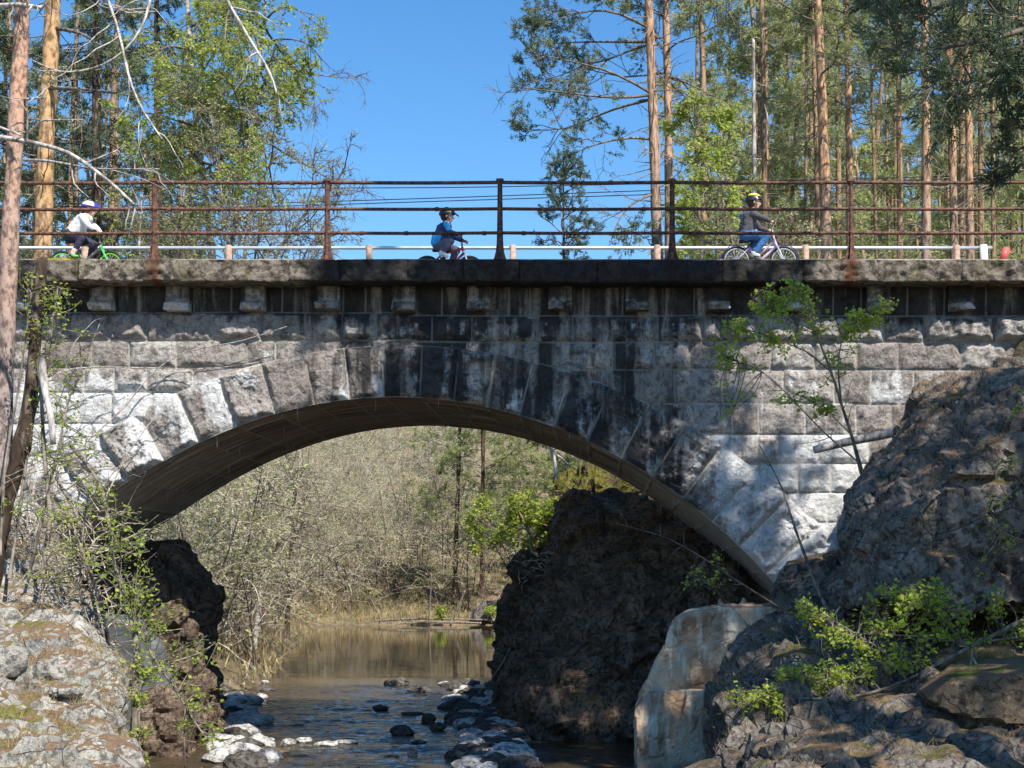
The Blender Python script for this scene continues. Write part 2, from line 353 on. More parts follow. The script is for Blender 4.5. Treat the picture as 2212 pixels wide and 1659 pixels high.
rap = sstep(34.5, 32, Y) * sstep(16, 19, Y) * sstep(-10, -9.5, X) * sstep(.4, 0, X); rp = fbm(X * 1.1, Y * 1.7, 0, 61, 2); RZ = rap * ((.03 * fbm(X * 2.2 + 1.5 * rp, Y * 3.6, 0, 62, 3, .55) + .014 * fbm(X * 7, Y * 9, 0, 63, 2)) * (.55 + .9 * np.clip(rp + .4, 0, 1)) + .05 * sstep(30, 34, Y)) 
g.add(np.stack([X, Y, X * 0 + WZ + RZ], -1), np.stack([i[:-1, :-1], i[:-1, 1:], i[1:, 1:], i[1:, :-1]], -1).reshape(-1, 4))
tag(build('river_water', g, MWATER), kind='structure')

# ---------------------------------------------------------------- the bridge
BY = 21.0; BW = 4.0; SC = F / BY
def w2(px, py): return (px - VX) / SC, (VY - py) / SC
INT = [(60, 1185), (137, 1133), (204, 1091), (262, 1049), (331, 1006), (450, 955), (550, 912), (670, 880), (765, 862), (904, 857), (1000, 867), (1100, 890), (1200, 930), (1300, 970), (1400, 1030), (1500, 1095), (1600, 1180), (1710, 1310), (1750, 1365)]
EXT = [(20, 1080), (144, 983), (200, 948), (273, 903), (370, 855), (430, 836), (510, 800), (595, 780), (683, 762), (800, 751), (930, 748), (1040, 754), (1167, 783), (1270, 820), (1391, 873), (1474, 915), (1545, 953), (1608, 993), (1701, 1067), (1755, 1123), (1850, 1215)]
CX, CZ = w2(870, 1900)
def polar(lst, deg):
    p = np.array([w2(*q) for q in lst]); dx = p[:, 0] - CX; dz = p[:, 1] - CZ; th = np.arctan2(dx, dz); return np.polyfit(th, np.hypot(dx, dz), deg)
ci = polar(INT, 5); ce = polar(EXT, 5)
Ri = lambda t: np.polyval(ci, t); Re = lambda t: np.polyval(ce, t)
TH0, TH1 = -.91, 1.02
bridge = thing('stone_bridge', 'old stone arch bridge with rusticated blocks spanning the stream', 'bridge', (CX, BY + BW / 2, WZ))
ROWL = [606, 676, 736, 795, 848, 915, 985, 1055, 1125, 1200, 1275, 1350]; ROWR = [606, 683, 740, 799, 873, 939, 1002, 1064, 1128, 1195, 1265, 1340]
JA = [[40, 150, 300, 420, 500, 610, 742, 790, 860, 955, 1100, 1145, 1260, 1345, 1440, 1500, 1640, 1690, 1800, 1860, 1960, 2040, 2130, 2220],
      [100, 150, 240, 320, 456, 565, 660, 740, 814, 934, 1020, 1161, 1237, 1304, 1421, 1518, 1558, 1640, 1721, 1828, 1910, 1995, 2146, 2240],
      [10, 96, 200, 282, 383, 535, 597, 690, 800, 900, 1010, 1119, 1212, 1329, 1416, 1491, 1590, 1665, 1760, 1851, 1940, 2075, 2173, 2290],
      [55, 112, 183, 248, 318, 418, 520, 1300, 1457, 1560, 1691, 1801, 1880, 1973, 2040, 2130, 2230],
      [40, 117, 172, 243, 330, 1480, 1581, 1638, 1738, 1848, 1925, 2000, 2090, 2180],
      [0, 60, 130, 200, 300, 1500, 1600, 1685, 1768, 1876, 1960, 2060, 2150], [20, 90, 160, 1640, 1725, 1795, 1900, 1990, 2080, 2180],
      [0, 70, 140, 1600, 1700, 1790, 1880, 1960, 2060, 2140], [30, 100, 1700, 1760, 1850, 1950, 2050, 2150], [0, 60, 1700, 1800, 1900, 2000, 2100], [0, 80, 1750, 1850, 1950, 2050, 2150]]
st = .0155
xw = np.arange(-10.2, 8.2, st); zw = np.arange(w2(0, 1345)[1], w2(0, 604)[1], st)
X, Z = np.meshgrid(xw, zw); px = X * SC + VX; py = VY - Z * SC
wob = fbm(X * .8, Z * .8, 0, 2) * 2.2
pyw = py + wob; row = np.zeros(X.shape, int); dz_ = np.full(X.shape, 99.); isL = px < 890
for k in range(len(ROWL) - 1):
    lo = np.where(isL, ROWL[k], ROWR[k]); hi = np.where(isL, ROWL[k + 1], ROWR[k + 1]); m_ = (pyw >= lo) & (pyw < hi); row[m_] = k
    dz_[m_] = np.minimum(np.abs(pyw - lo), np.abs(hi - pyw))[m_]
dx_ = np.full(X.shape, 99.); bid = np.zeros(X.shape, int)
for k in range(len(JA)):
    m_ = row == k; js = np.array([-300] + [-20 - 110 * q for q in range(2, 0, -1)] + JA[k] + [2400, 2500]); js = np.sort(js)
    pxx = px[m_] + (fbm(Z[m_] * 3, k * 7.3, 0, 4) * 3 + (pyw[m_] - 800) * 0.0)
    ii = np.clip(np.searchsorted(js, pxx) - 1, 0, len(js) - 2); bid[m_] = ii + 100 * k; dx_[m_] = np.minimum(np.abs(pxx - js[ii]), np.abs(js[ii + 1] - pxx))
jd = np.minimum(dx_, dz_) / SC
br = _h(bid, bid * 3, bid * 0, 5); br2 = _h(bid, bid * 3, bid * 0, 6); br3 = _h(bid, bid * 3, bid * 0, 7)
bulge = np.where(row == 0, .012, np.where(row == 1, .09, .045)) * (.55 + .9 * br)
edge = sstep(0, .10, jd) * .8 + .2 * sstep(0, .03, jd)
rough_ = fbm(X * 4.5, Z * 4.5, br * 9, 11, 5, .58); facet = fbm(X * 1.7 + br * 30, Z * 1.7, br2 * 9, 21, 2)
fine_ = fbm(X * 13, Z * 13, br * 9, 51, 3, .6)
out = bulge * edge * (1 + .75 * rough_ + .9 * facet) + (.02 * rough_ + .016 * fine_) * sstep(0, .04, jd) * (row > 0) + np.where(row == 0, .0, .02) * sstep(0, .012, jd)
out = np.maximum(out, -.02)
Yw = BY - out
lowmask = sstep(770, 960, py)
whL = sstep(640, 380, px) * sstep(780, 900, py); whR = sstep(1430, 1560, px) * (.35 * sstep(780, 900, py) + .65 * sstep(860, 1100, py))
white = np.clip(whL * (.65 + 1.1 * br2) + whR * (.0 + 1.25 * br2), 0, 1.25) + .25 * (py > 700) * br3
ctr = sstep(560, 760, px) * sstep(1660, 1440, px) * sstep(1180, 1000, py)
dark = np.clip(ctr * (.6 + .35 * br3) + .38 * sstep(1500, 1700, px) * sstep(760, 700, py) + (.95 + .25 * br3) * sstep(686, 672, py) + .3 * sstep(712, 690, py), 0, 1)  # soot on centre and frieze, plus tree and coping shade painted into the colour
th = np.arctan2(X - CX, Z - CZ); rr = np.hypot(X - CX, Z - CZ)
keep = (rr > Re(np.clip(th, TH0, TH1)) - .25) | (th < TH0) | (th > TH1)
i = np.arange(X.size).reshape(X.shape); fq = np.stack([i[:-1, :-1], i[:-1, 1:], i[1:, 1:], i[1:, :-1]], -1)
kq = keep[:-1, :-1] & keep[:-1, 1:] & keep[1:, 1:] & keep[1:, :-1]
g = G(); g.add(np.stack([X, Yw, Z], -1), fq[kq], br.ravel())
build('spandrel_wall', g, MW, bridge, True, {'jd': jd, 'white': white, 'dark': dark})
# arch ring of voussoirs
ja = []; t = TH0
cross = [w2(q, 860)[0] for q in (757, 831, 909, 982, 1056, 1132)]
tc = [math.atan2(c - CX, 10.4 - 0.0 - (CZ + 3.7)) for c in cross]
tj = [math.atan2((q - 870), (1900 - 862)) for q in (757, 831, 909, 982, 1056, 1132)]
stepv = .0745; tj = np.array(sorted(list(np.arange(tj[0] - stepv, TH0 - .1, -stepv * 1.12)) + tj + list(np.arange(tj[-1] + stepv, TH1 + .12, stepv * 1.05))))
tt = np.linspace(TH0, TH1, 1250); rv = np.linspace(0, 1, 70)
T, Vv = np.meshgrid(tt, rv); lo_ = Ri(T); hi_ = Re(T); R_ = lo_ + (hi_ - lo_) * Vv
ii = np.clip(np.searchsorted(tj, T + fbm(Vv * 3, T * 0, 0, 8) * .002) - 1, 0, len(tj) - 2)
dj = np.minimum(np.abs(T - tj[ii]), np.abs(tj[ii + 1] - T)) * R_; de = np.minimum(R_ - lo_, hi_ - R_); jd = np.minimum(dj, de)
br = _h(ii, ii * 3, ii * 0, 15); br2 = _h(ii, ii * 3, ii * 0, 16); br3 = _h(ii, ii, ii * 0, 18)
X = CX + R_ * np.sin(T); Z = CZ + R_ * np.cos(T); px = X * SC + VX; py = VY - Z * SC
edge = sstep(0, .09, jd) * .75 + .25 * sstep(0, .025, jd)
out = .05 + (.10 * (.5 + br)) * edge * (1 + .9 * fbm(X * 4, Z * 4, br * 9, 31, 5, .65) + .3 * fbm(X * 13, Z * 13, br * 9, 33, 3) + .9 * fbm(X * 1.6 + br * 40, Z * 1.6, 0, 41, 2)) + edge * (br3 - .5) * 1.1 * (T - (tj[ii] + tj[ii + 1]) / 2)
Yr = BY - np.maximum(out, .005)
whL = sstep(620, 420, px); whR = sstep(1480, 1600, px)
side_ = sstep(-.4, .5, (T - (tj[ii] + tj[ii + 1]) / 2) / (tj[ii + 1] - tj[ii]))      # lime run along one edge of a block
white = np.clip(whL * (.15 + 1.3 * (.35 + br2) * side_) + whR * (.45 + .7 * br2) + .45 * (br3 > .6) * (1 - whL) * (1 - whR) * side_ * (.4 + .6 * (1 - Vv)), 0, 1.3)
dark = np.clip(sstep(590, 760, px) * sstep(1620, 1440, px) * (.72 + .2 * br3), 0, 1)  # crown stones: soot streaks plus tree shade put into the colour
i = np.arange(X.size).reshape(X.shape); fq = np.stack([i[:-1, :-1], i[:-1, 1:], i[1:, 1:], i[1:, :-1]], -1).reshape(-1, 4)
g = G(); g.add(np.stack([X, Yr, Z], -1), fq, br.ravel())
# small returns at top and bottom of the ring
def strip(g, A, B):
    n = len(A); g.add(np.concatenate([A, B]), np.stack([np.arange(n - 1), np.arange(1, n), n + np.arange(1, n), n + np.arange(n - 1)], -1))
top = np.stack([X[-1], Yr[-1], Z[-1]], -1); topb = top.copy(); topb[:, 1] = BY + .05; strip(g, top, topb)
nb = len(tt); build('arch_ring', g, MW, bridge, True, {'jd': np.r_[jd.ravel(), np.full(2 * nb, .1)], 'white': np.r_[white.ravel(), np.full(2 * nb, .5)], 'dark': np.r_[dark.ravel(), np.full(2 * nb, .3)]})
# vault underside
yy = np.linspace(0, 1, 130); T, Vv = np.meshgrid(tt[::2], yy); R_ = Ri(T); X = CX + R_ * np.sin(T); Z = CZ + R_ * np.cos(T)
ii = np.clip(np.searchsorted(tj, T) - 1, 0, len(tj) - 2); dj = np.minimum(np.abs(T - tj[ii]), np.abs(tj[ii + 1] - T)) * R_
rowc = np.array([0, .14, .33, .50, .68, .85, 1.]); off = (_h(ii, ii, ii * 0, 3) - .5) * .10
jj = np.clip(np.searchsorted(rowc, Vv + 0 * off) - 1, 0, 5); dv = np.minimum(np.abs(Vv - rowc[jj]), np.abs(rowc[jj + 1] - Vv)) * BW
jd = np.minimum(dj, dv); bid = ii * 10 + jj; b1 = _h(bid, bid, bid * 0, 3)
X2 = X - np.sin(T) * (.0 - .03 * b1 * sstep(0, .03, jd) + .012 * fbm(T * 20, Vv * 20, 0, 3)); Z2 = Z - np.cos(T) * (.0 - .03 * b1 * sstep(0, .03, jd) + .012 * fbm(T * 20, Vv * 20, 0, 3))
Yv = BY - .02 + Vv * (BW + .02); Yv[0] = BY - .035
i = np.arange(X.size).reshape(X.shape); fq = np.stack([i[:-1, :-1], i[1:, :-1], i[1:, 1:], i[:-1, 1:]], -1).reshape(-1, 4)
g = G(); g.add(np.stack([X2, Yv, Z2], -1), fq, b1.ravel())
low = sstep(1.2, .1, Z)
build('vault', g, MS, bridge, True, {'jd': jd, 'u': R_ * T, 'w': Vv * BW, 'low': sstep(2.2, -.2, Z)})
# lime drips below the vault
rg = RNG(4); g = G()
for k in range(95):
    t_ = rg.uniform(-.78, .93); v_ = rg.choice(rowc[:-1]) * BW + BY + (.03 if rg.random() < .7 else .3)
    if abs(t_) < .2 and rg.random() < .6: continue
    r_ = Ri(t_) - .0; p = np.array([CX + r_ * math.sin(t_), v_, CZ + r_ * math.cos(t_) + .03]); l = rg.uniform(.03, .18) * (1 + .8 * abs(t_))
    tubes(g, np.array([[p, p - [0, 0, l * .4], p - [0, 0, l]]]), np.array([[.009, .006, .002]]), 5)
build('lime_drips', g, mk_simple('lime_drip', (.30, .25, .20), .8), bridge)['kind'] = 'stuff'
# back face, deck, inner fill
g = G(); tb = np.linspace(TH0, TH1, 120); zt = 4.2
A = np.stack([CX + Ri(tb) * np.sin(tb), 0 * tb + BY + BW, CZ + Ri(tb) * np.cos(tb)], -1); B = A.copy(); B[:, 2] = zt; B[:, 1] += .0; strip(g, A, B)
for xa, xb in ((-10.2, A[0, 0]), (A[-1, 0], 8.2)): g.add([[xa, BY + BW, -3], [xb, BY + BW, -3], [xb, BY + BW, zt], [xa, BY + BW, zt]], [[0, 1, 2, 3]])
n_ = sum(len(q) for q in g.v); build('rear_wall', g, MW, bridge, False, {'jd': np.full(n_, .1), 'white': np.full(n_, .1), 'dark': np.full(n_, .4)})
g = G(); box(g, (-1, 22.98, 4.25), (30, 2.12, .11)); build('roadway', g, mk_simple('gravel_road', (.3, .27, .23), 1, 0, .3, 40), bridge)
# coping
CY = 20.5; cs = F / CY
def coping(y0, face_front, name):
    xq = np.arange(-11.5, 9.5, .02); prof = np.array([(0.42, -.30), (0.0, -.295), (-.002, -.285), (-.004, -.2), (-.004, -.14), (-.004, -.07), (0, -.012), (.02, 0), (.15, .0), (.42, 0)])
    tq = np.linspace(0, 1, 12)
    pr = [(.45, -.296), (.2, -.298), (.01, -.298)] + [(-.008 + .02 * abs(q - .5), -.296 + .29 * q) for q in np.linspace(.02, .98, 14)] + [(.012, 0), (.15, .002), (.3, 0), (.45, 0)]
    pr = np.array(pr); js = np.array([-1000, -600, -400, -150, 20, 170, 377, 625, 735, 880, 1001, 1122, 1290, 1470, 1560, 1735, 1896, 2078, 2300, 2500, 2700]); jx = (js - VX) / cs
    Xq, K = np.meshgrid(xq, np.arange(len(pr))); dy = pr[K, 0]; dz = pr[K, 1]
    ii = np.clip(np.searchsorted(jx, Xq) - 1, 0, len(jx) - 2); jd = np.minimum(np.abs(Xq - jx[ii]), np.abs(jx[ii + 1] - Xq)); b = _h(ii, ii, ii * 0, 3)
    rn = fbm(Xq * 5, dz * 7, dy * 5, 7, 5, .6); amp = np.where((dz < -.005) & (dy < .05), 1., .15)
    ys_ = dy - amp * (.06 * rn + .03 * b + .03 * fbm(Xq * 1.5, dz * 2, 0, 9, 2) + .03 * fbm(Xq * 14, dz * 14, dy * 9, 19, 3, .6)) + .03 * sstep(.015, 0, jd) * amp
    zs_ = dz + .012 * fbm(Xq * 3, dy * 3, 0, 14) + .012 * (b - .5)
    Xf = Xq; Yf = y0 + face_front * ys_; Zf = (VY - 560) / cs + zs_
    pxx = Xf * cs + VX; rust = np.exp(-((np.abs(pxx[..., None] - np.array([333, 707, 1080, 1452, 1838])).min(-1) / 16) ** 2))
    dk = sstep(600, 700, pxx) * sstep(1820, 1700, pxx) * .85  # tree shade along the middle of the coping, painted into its colour
    i = np.arange(Xq.size).reshape(Xq.shape); fq = np.stack([i[:-1, :-1], i[:-1, 1:], i[1:, 1:], i[1:, :-1]], -1).reshape(-1, 4)
    g = G(); g.add(np.stack([Xf, Yf, Zf], -1), fq, b.ravel()); build(name, g, MC, bridge, True, {'jd': jd, 'rust': rust, 'dark': dk})
coping(CY, 1, 'coping'); coping(BY + BW + .3, -1, 'coping')
CT = (VY - 560) / cs
# corbels
CORB = [-137, 28, 193, 358, 521, 683, 847, 1009, 1185, 1352, 1526, 1700, 1874, 2053, 2225]
for k, c in enumerate(CORB):
    cyp = 20.86; s_ = F / cyp; x0 = (c - VX) / s_; x1 = (c + 50 - VX) / s_; z1 = CT - .296; z0 = (VY - 671) / s_ + .008 * (k % 3)
    n = 14; g = G(); us = np.linspace(0, 1, n); U, V_ = np.meshgrid(us, us)
    ed = np.minimum(np.minimum(U, 1 - U), np.minimum(V_, 1 - V_)); rn = fbm(U * 3 + k * 5, V_ * 3, k, 3, 4)
    Xc = x0 + (x1 - x0) * U; Zc = z0 + (z1 - z0) * V_; lo_b = sstep(.38, .25, V_)
    Yc = cyp - .02 * sstep(0, .15, ed) - lo_b * .10 * (1 + rn) - .015 * rn * sstep(0, .1, ed)
    i = np.arange(n * n).reshape(n, n); fq = np.stack([i[:-1, :-1], i[:-1, 1:], i[1:, 1:], i[1:, :-1]], -1).reshape(-1, 4)
    V3 = np.stack([Xc, Yc, Zc], -1); g.add(V3, fq, .3 + .5 * _h(np.array(k), np.array(3), np.array(1), 2))
    for ln in (V3[0], V3[-1], V3[:, 0], V3[:, -1]):
        b = ln.copy(); b[:, 1] = BY + .03; strip(g, ln, b)
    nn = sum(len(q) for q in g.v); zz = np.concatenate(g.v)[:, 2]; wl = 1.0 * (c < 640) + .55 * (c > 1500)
    build('corbel', g, MW, bridge, False, {'jd': np.full(nn, .1), 'white': sstep(z0 + .17, z0 + .05, zz) * wl * (.5 + .4 * (k % 2)), 'dark': sstep(z0 + .10, z0 + .2, zz) * .35 + (.35 if c < 600 else .55)})  # dark: coping shadow painted onto the upper part of each face

# near railing
RY = 20.72; rs = F / RY
ngr = 0
rail = thing('iron_railing', 'rusty iron railing with tapered posts on the near coping', 'railing', ((1080 - VX) / rs, RY, CT))
PX = [-410, -40, 333, 707, 1080, 1452, 1838, 2225]
def post_pts(px_, py_): return np.array([(px_ - VX) / rs, RY, (VY - py_) / rs])
for c in PX:
    g = G(); x = (c - VX) / rs; zt = (VY - 392) / rs; zb = CT - .01
    zl = np.linspace(zb, zt, 15); u = (zl - zb) / (zt - zb); wd = .032 + .075 * np.exp(-u / .09) + .012 * (1 - u)
    for (hx, hy, q) in ((1, .012, 0), (.25, .045, 1)):      # web and flange
        A = []
        for zz, ww in zip(zl, wd):
            w_ = ww * (1 if q == 0 else .28); h_ = .012 if q == 0 else .03 + .05 * math.exp(-((zz - zb) / (zt - zb)) / .12)
            A.append([[x - w_, RY - h_, zz], [x + w_, RY - h_, zz], [x + w_, RY + h_, zz], [x - w_, RY + h_, zz]])
        A = np.array(A); m_ = len(A); i = np.arange(m_ * 4).reshape(m_, 4)
        g.add(A.reshape(-1, 3), np.stack([i[:-1], np.roll(i[:-1], -1, 1), np.roll(i[1:], -1, 1), i[1:]], -1).reshape(-1, 4)); g.f4.append(np.array([i[0][::-1], i[-1]]) + g.n - m_ * 4)
    for yy_ in (394, 451, 503): ball(g, (x, RY, (VY - yy_) / rs), (.045, .04, .042), 10, 6)
    box(g, (x, RY, zt + .012), (.05, .045, .022), bev=.006); box(g, (x, RY, zb + .02), (.12, .09, .018), bev=.005)
    build('post', g, RUST, rail, False)
rg = RNG(2)
for py_, r_ in ((394, .025), (451, .023), (503, .023)):
    pts = []
    for a, b in zip(PX, PX[1:] + [2612]):
        for u in np.linspace(0, 1, 8)[:-1]: pts.append([(a + (b - a) * u - VX) / rs, RY, (VY - py_ - 1.2 * math.sin(math.pi * u) - (.6 if a < 333 else 0)) / rs])
    g = G(); tube(g, pts, r_, 8)
    for q in range(9):
        xx = rg.uniform(-8, 5.5); tube(g, [[xx, RY, (VY - py_ - .8) / rs], [xx + .05, RY, (VY - py_ - .8) / rs]], r_ * 1.3, 8)
    build('rail', g, RUST, rail)
# far railing
FY = 24.75; fs = F / FY
rail2 = thing('guard_rail', 'galvanised pipe guard rail on short posts along the far side of the bridge', 'railing', ((1108 - VX) / fs, FY, 4.36))
g = G(); tube(g, [P(a, 535.5, FY) for a in (-300, 400, 1100, 1800, 2143)], .028, 12); build('rail', g, GALV, rail2)
for c in (-130, 185, 495, 798, 1108, 1420, 1740, 2066):
    g = G(); a = P(c, 530, FY); box(g, (a[0], FY - .03, (a[2] + 4.36) / 2), (.05, .035, (a[2] - 4.36) / 2), bev=.012); build('post', g, POSTM, rail2)
g = G(); a = P(2127, 530, FY); box(g, (a[0], FY - .06, (a[2] + 4.3) / 2), (.058, .03, (a[2] - 4.36) / 2 + .03), roty(-.07), bev=.01); o = build('post', g, WHITEP, rail2); o['label'] = 'white painted leaning end post'
mk = thing('red_marker', 'small tilted red marker plate beyond the white end post', 'marker', P(2168, 600, 25.6))
g = G(); a = P(2170, 551, 25.6); box(g, a, (.06, .012, .13), roty(.35)); build('plate', g, REDP, mk)
g = G(); tube(g, [P(2168, 600, 25.62), P(2170, 552, 25.62)], .02, 6); build('pole', g, POSTM, mk)
# cables
for k, (lab, pts) in enumerate((('highest black power cable running just under the top rail', [(-200, 398), (520, 407), (1000, 405), (1500, 395), (2400, 372)]),
                   ('middle black power cable of the upper close pair, behind the railing', [(-200, 452), (560, 440), (1000, 426), (1474, 409), (2400, 372)]),
                   ('lowest black power cable, just above the middle rail', [(-200, 462), (560, 447), (1000, 433), (1474, 418), (2400, 388)]))):
    g = G(); tube(g, resample(PP(pts, 48), 40), .016, 6); tag(build('power_cable', g, CABLE), lab, 'cable', 'power cables behind the bridge')

# ---------------------------------------------------------------- rocks
def remesh(g, vox, it=1):
    v = np.concatenate(g.v); f = [list(map(int, q)) for k in g.f3 for q in k] + [list(map(int, q)) for k in g.f4 for q in k]
    me = bpy.data.meshes.new('t'); me.from_pydata(v.tolist(), [], f); bm = bmesh.new(); bm.from_mesh(me); bmesh.ops.recalc_face_normals(bm, faces=bm.faces[:]) if it else None; bm.to_mesh(me); bm.free()
    o = bpy.data.objects.new('t', me); COL.objects.link(o); md = o.modifiers.new('r', 'REMESH'); md.mode = 'VOXEL'; md.voxel_size = vox
    dg = bpy.context.evaluated_depsgraph_get(); e = o.evaluated_get(dg); m2 = bpy.data.meshes.new_from_object(e)
    n = len(m2.vertices); co = np.empty(n * 3, np.float32); m2.vertices.foreach_get('co', co); nm = np.empty(n * 3, np.float32); m2.vertices.foreach_get('normal', nm)
    ls = np.empty(len(m2.loops), np.int32); m2.loops.foreach_get('vertex_index', ls)
    bpy.data.objects.remove(o); bpy.data.meshes.remove(me); bpy.data.meshes.remove(m2)
    return co.reshape(-1, 3).astype(float), nm.reshape(-1, 3).astype(float), ls.reshape(-1, 4)
def loft(rings, n=48):                       # rings of (pixel outline, distance)
    R_ = []
    for pl, Yd in rings:
        p = PP(pl, Yd); q = np.vstack([p, p[:1]]); d = np.r_[0, np.cumsum(np.linalg.norm(np.diff(q, axis=0), axis=1))]
        t = np.linspace(0, d[-1], n + 1)[:-1]; R_.append(np.stack([np.interp(t, d, q[:, k]) for k in range(3)], 1))
    R_ = np.array(R_); g = G(); m = len(R_); i = np.arange(m * n).reshape(m, n)
    g.add(R_.reshape(-1, 3), np.stack([i[:-1], np.roll(i[:-1], -1, 1), np.roll(i[1:], -1, 1), i[1:]], -1).reshape(-1, 4))
    c0 = R_[0].mean(0); c1 = R_[-1].mean(0); g.add(np.vstack([R_[0], c0]), [[k, n, (k + 1) % n] for k in range(n)]); g.add(np.vstack([R_[-1], c1]), [[(k + 1) % n, n, k] for k in range(n)])
    # weld caps by merging coordinates
    v = np.concatenate(g.v); return g
def rough_up(co, nm, amp, sc, seed, facet=1.):
    x, y, z = (co * sc).T; x = x + .25 * fbm(x * 2, y * 2, z * 2, seed + 2, 2); z = z + .25 * x; w1, w2_, idv = worley(x * .9, y * .9, z * 1.2, seed)
    if facet > 1: a1, a2, ib = worley(x * 2.3, y * 2.3, z * 1.9, seed + 4); nm = nm * 1.; co = co + nm * ((ib - .5) * sstep(0, .06, a2 - a1) * amp * .7 * facet - .25 * amp * sstep(.08, 0, a2 - a1))[:, None]
    d = fbm(x * .7, y * .7, z * .7, seed, 5, .55) * 1.1 + (idv - .5) * .9 * facet * sstep(0, .12, w2_ - w1) - .35 * facet * sstep(.1, 0, w2_ - w1) + fbm(x * 4, y * 4, z * 4, seed + 5, 3) * .25
    return co + nm * (d * amp)[:, None]
ROCKS = {}
def rock(name, label, rings, mat, vox=.06, amp=.12, sc=1.2, seed=1, cat='rock', group=None, parent=None, facet=1., smooth=False):
    g = loft(rings); v, nm, f = remesh(g, vox); v = rough_up(v, nm, amp, sc, seed, facet); v = rough_up(v, nm, amp * .25, sc * 4, seed + 9, .6)
    base = np.array([v[:, 0].mean(), v[:, 1].mean(), v[:, 2].min()])
    if parent is None: root = bpy.data.objects.new(name, None)
    gg = G(); gg.add(v, f); o = build(name, gg, mat, parent, smooth)
    if parent is None: bpy.data.objects.remove(root); tag(o, label, cat, group)
    ROCKS[name + str(seed)] = (v, f); return o
rock('rock_outcrop', 'pale sunlit rock slope with dry grass at lower left', [
    ([(-900, 1760), (-200, 1760), (150, 1800), (150, 2300), (-900, 2300)], 9.5),
    ([(-700, 1600), (0, 1600), (180, 1590), (280, 1610), (320, 1680), (340, 2100), (-700, 2100)], 12),
    ([(-500, 1440), (0, 1410), (120, 1400), (230, 1440), (268, 1490), (262, 1560), (290, 1900), (-500, 1900)], 14),
    ([(-500, 1290), (0, 1240), (90, 1250), (160, 1290), (190, 1350), (225, 1420), (240, 1500), (250, 1800), (-500, 1800)], 16.3),
    ([(-500, 1180), (0, 1160), (100, 1180), (160, 1230), (190, 1290), (210, 1400), (220, 1700), (-500, 1700)], 18.5),
    ([(-500, 1060), (0, 1090), (80, 1120), (140, 1190), (170, 1290), (190, 1400), (200, 1600), (-500, 1600)], 20.9)], R_LIGHT, .06, .17, 1.1, 3, facet=1.12)
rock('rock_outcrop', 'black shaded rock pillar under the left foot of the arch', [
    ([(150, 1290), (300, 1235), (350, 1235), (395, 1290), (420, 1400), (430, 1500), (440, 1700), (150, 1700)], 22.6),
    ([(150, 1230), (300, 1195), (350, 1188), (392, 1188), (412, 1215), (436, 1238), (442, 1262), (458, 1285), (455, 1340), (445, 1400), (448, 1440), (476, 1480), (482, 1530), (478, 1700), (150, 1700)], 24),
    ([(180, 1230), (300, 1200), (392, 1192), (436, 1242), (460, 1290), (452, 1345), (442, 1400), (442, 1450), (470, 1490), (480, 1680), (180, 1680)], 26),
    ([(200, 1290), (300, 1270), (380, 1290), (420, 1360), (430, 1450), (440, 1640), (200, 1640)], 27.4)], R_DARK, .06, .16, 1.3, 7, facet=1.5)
rock('footing', 'smooth grey footing block in shade below the left arch foot', [
    ([(130, 1340), (230, 1335), (300, 1345), (350, 1400), (370, 1480), (385, 1520), (350, 1720), (130, 1720)], 21.2),
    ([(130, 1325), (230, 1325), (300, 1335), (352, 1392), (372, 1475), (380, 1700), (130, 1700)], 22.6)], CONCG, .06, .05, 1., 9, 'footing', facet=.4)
rock('boulder', 'brown shaded boulder at the foot of the grey footing block', [
    ([(300, 1530), (340, 1485), (380, 1500), (395, 1560), (390, 1720), (290, 1720)], 20.6),
    ([(280, 1500), (330, 1478), (390, 1495), (420, 1560), (420, 1710), (280, 1710)], 21.4)], mk_rock('brown_rock', (.13, .085, .06), (.27, .2, .15), -.2, -.2), .06, .1, 1.5, 12, 'boulder')
rock('cliff', 'dark cliff face on the right bank under the arch', [
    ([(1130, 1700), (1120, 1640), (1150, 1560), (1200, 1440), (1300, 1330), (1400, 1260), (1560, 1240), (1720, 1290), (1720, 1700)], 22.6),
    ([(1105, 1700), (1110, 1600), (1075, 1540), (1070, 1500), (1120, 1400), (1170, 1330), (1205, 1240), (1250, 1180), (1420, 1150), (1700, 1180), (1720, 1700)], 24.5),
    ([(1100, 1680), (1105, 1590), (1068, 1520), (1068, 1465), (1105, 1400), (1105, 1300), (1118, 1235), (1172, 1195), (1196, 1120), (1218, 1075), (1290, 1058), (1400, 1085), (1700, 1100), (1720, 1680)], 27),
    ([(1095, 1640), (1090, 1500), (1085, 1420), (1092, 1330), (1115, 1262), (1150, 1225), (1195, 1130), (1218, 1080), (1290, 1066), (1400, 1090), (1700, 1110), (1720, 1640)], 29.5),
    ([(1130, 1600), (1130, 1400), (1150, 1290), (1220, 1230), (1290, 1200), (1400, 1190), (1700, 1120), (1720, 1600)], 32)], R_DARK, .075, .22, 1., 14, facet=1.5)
rock('cliff', 'mossy upper crag behind the dark cliff under the arch', [
    ([(1215, 1215), (1215, 1110), (1240, 1060), (1300, 1045), (1400, 1080), (1480, 1120), (1600, 1100), (1600, 1260), (1230, 1260)], 27.4),
    ([(1195, 1230), (1200, 1110), (1222, 1040), (1290, 1018), (1360, 1035), (1420, 1075), (1600, 1050), (1600, 1280), (1200, 1280)], 29.2),
    ([(1190, 1240), (1205, 1130), (1240, 1060), (1300, 1035), (1400, 1060), (1600, 1040), (1600, 1290), (1200, 1290)], 32)], mk_rock('mossy_crag', (.06, .045, .03), (.17, .13, .09), .55, .5, mosscol=(.13, .12, .025)), .08, .28, 1., 19, facet=1.5)
ab = thing('abutment', 'pale lime streaked concrete abutment below the right foot of the arch', 'abutment', P(1500, 1700, 21))
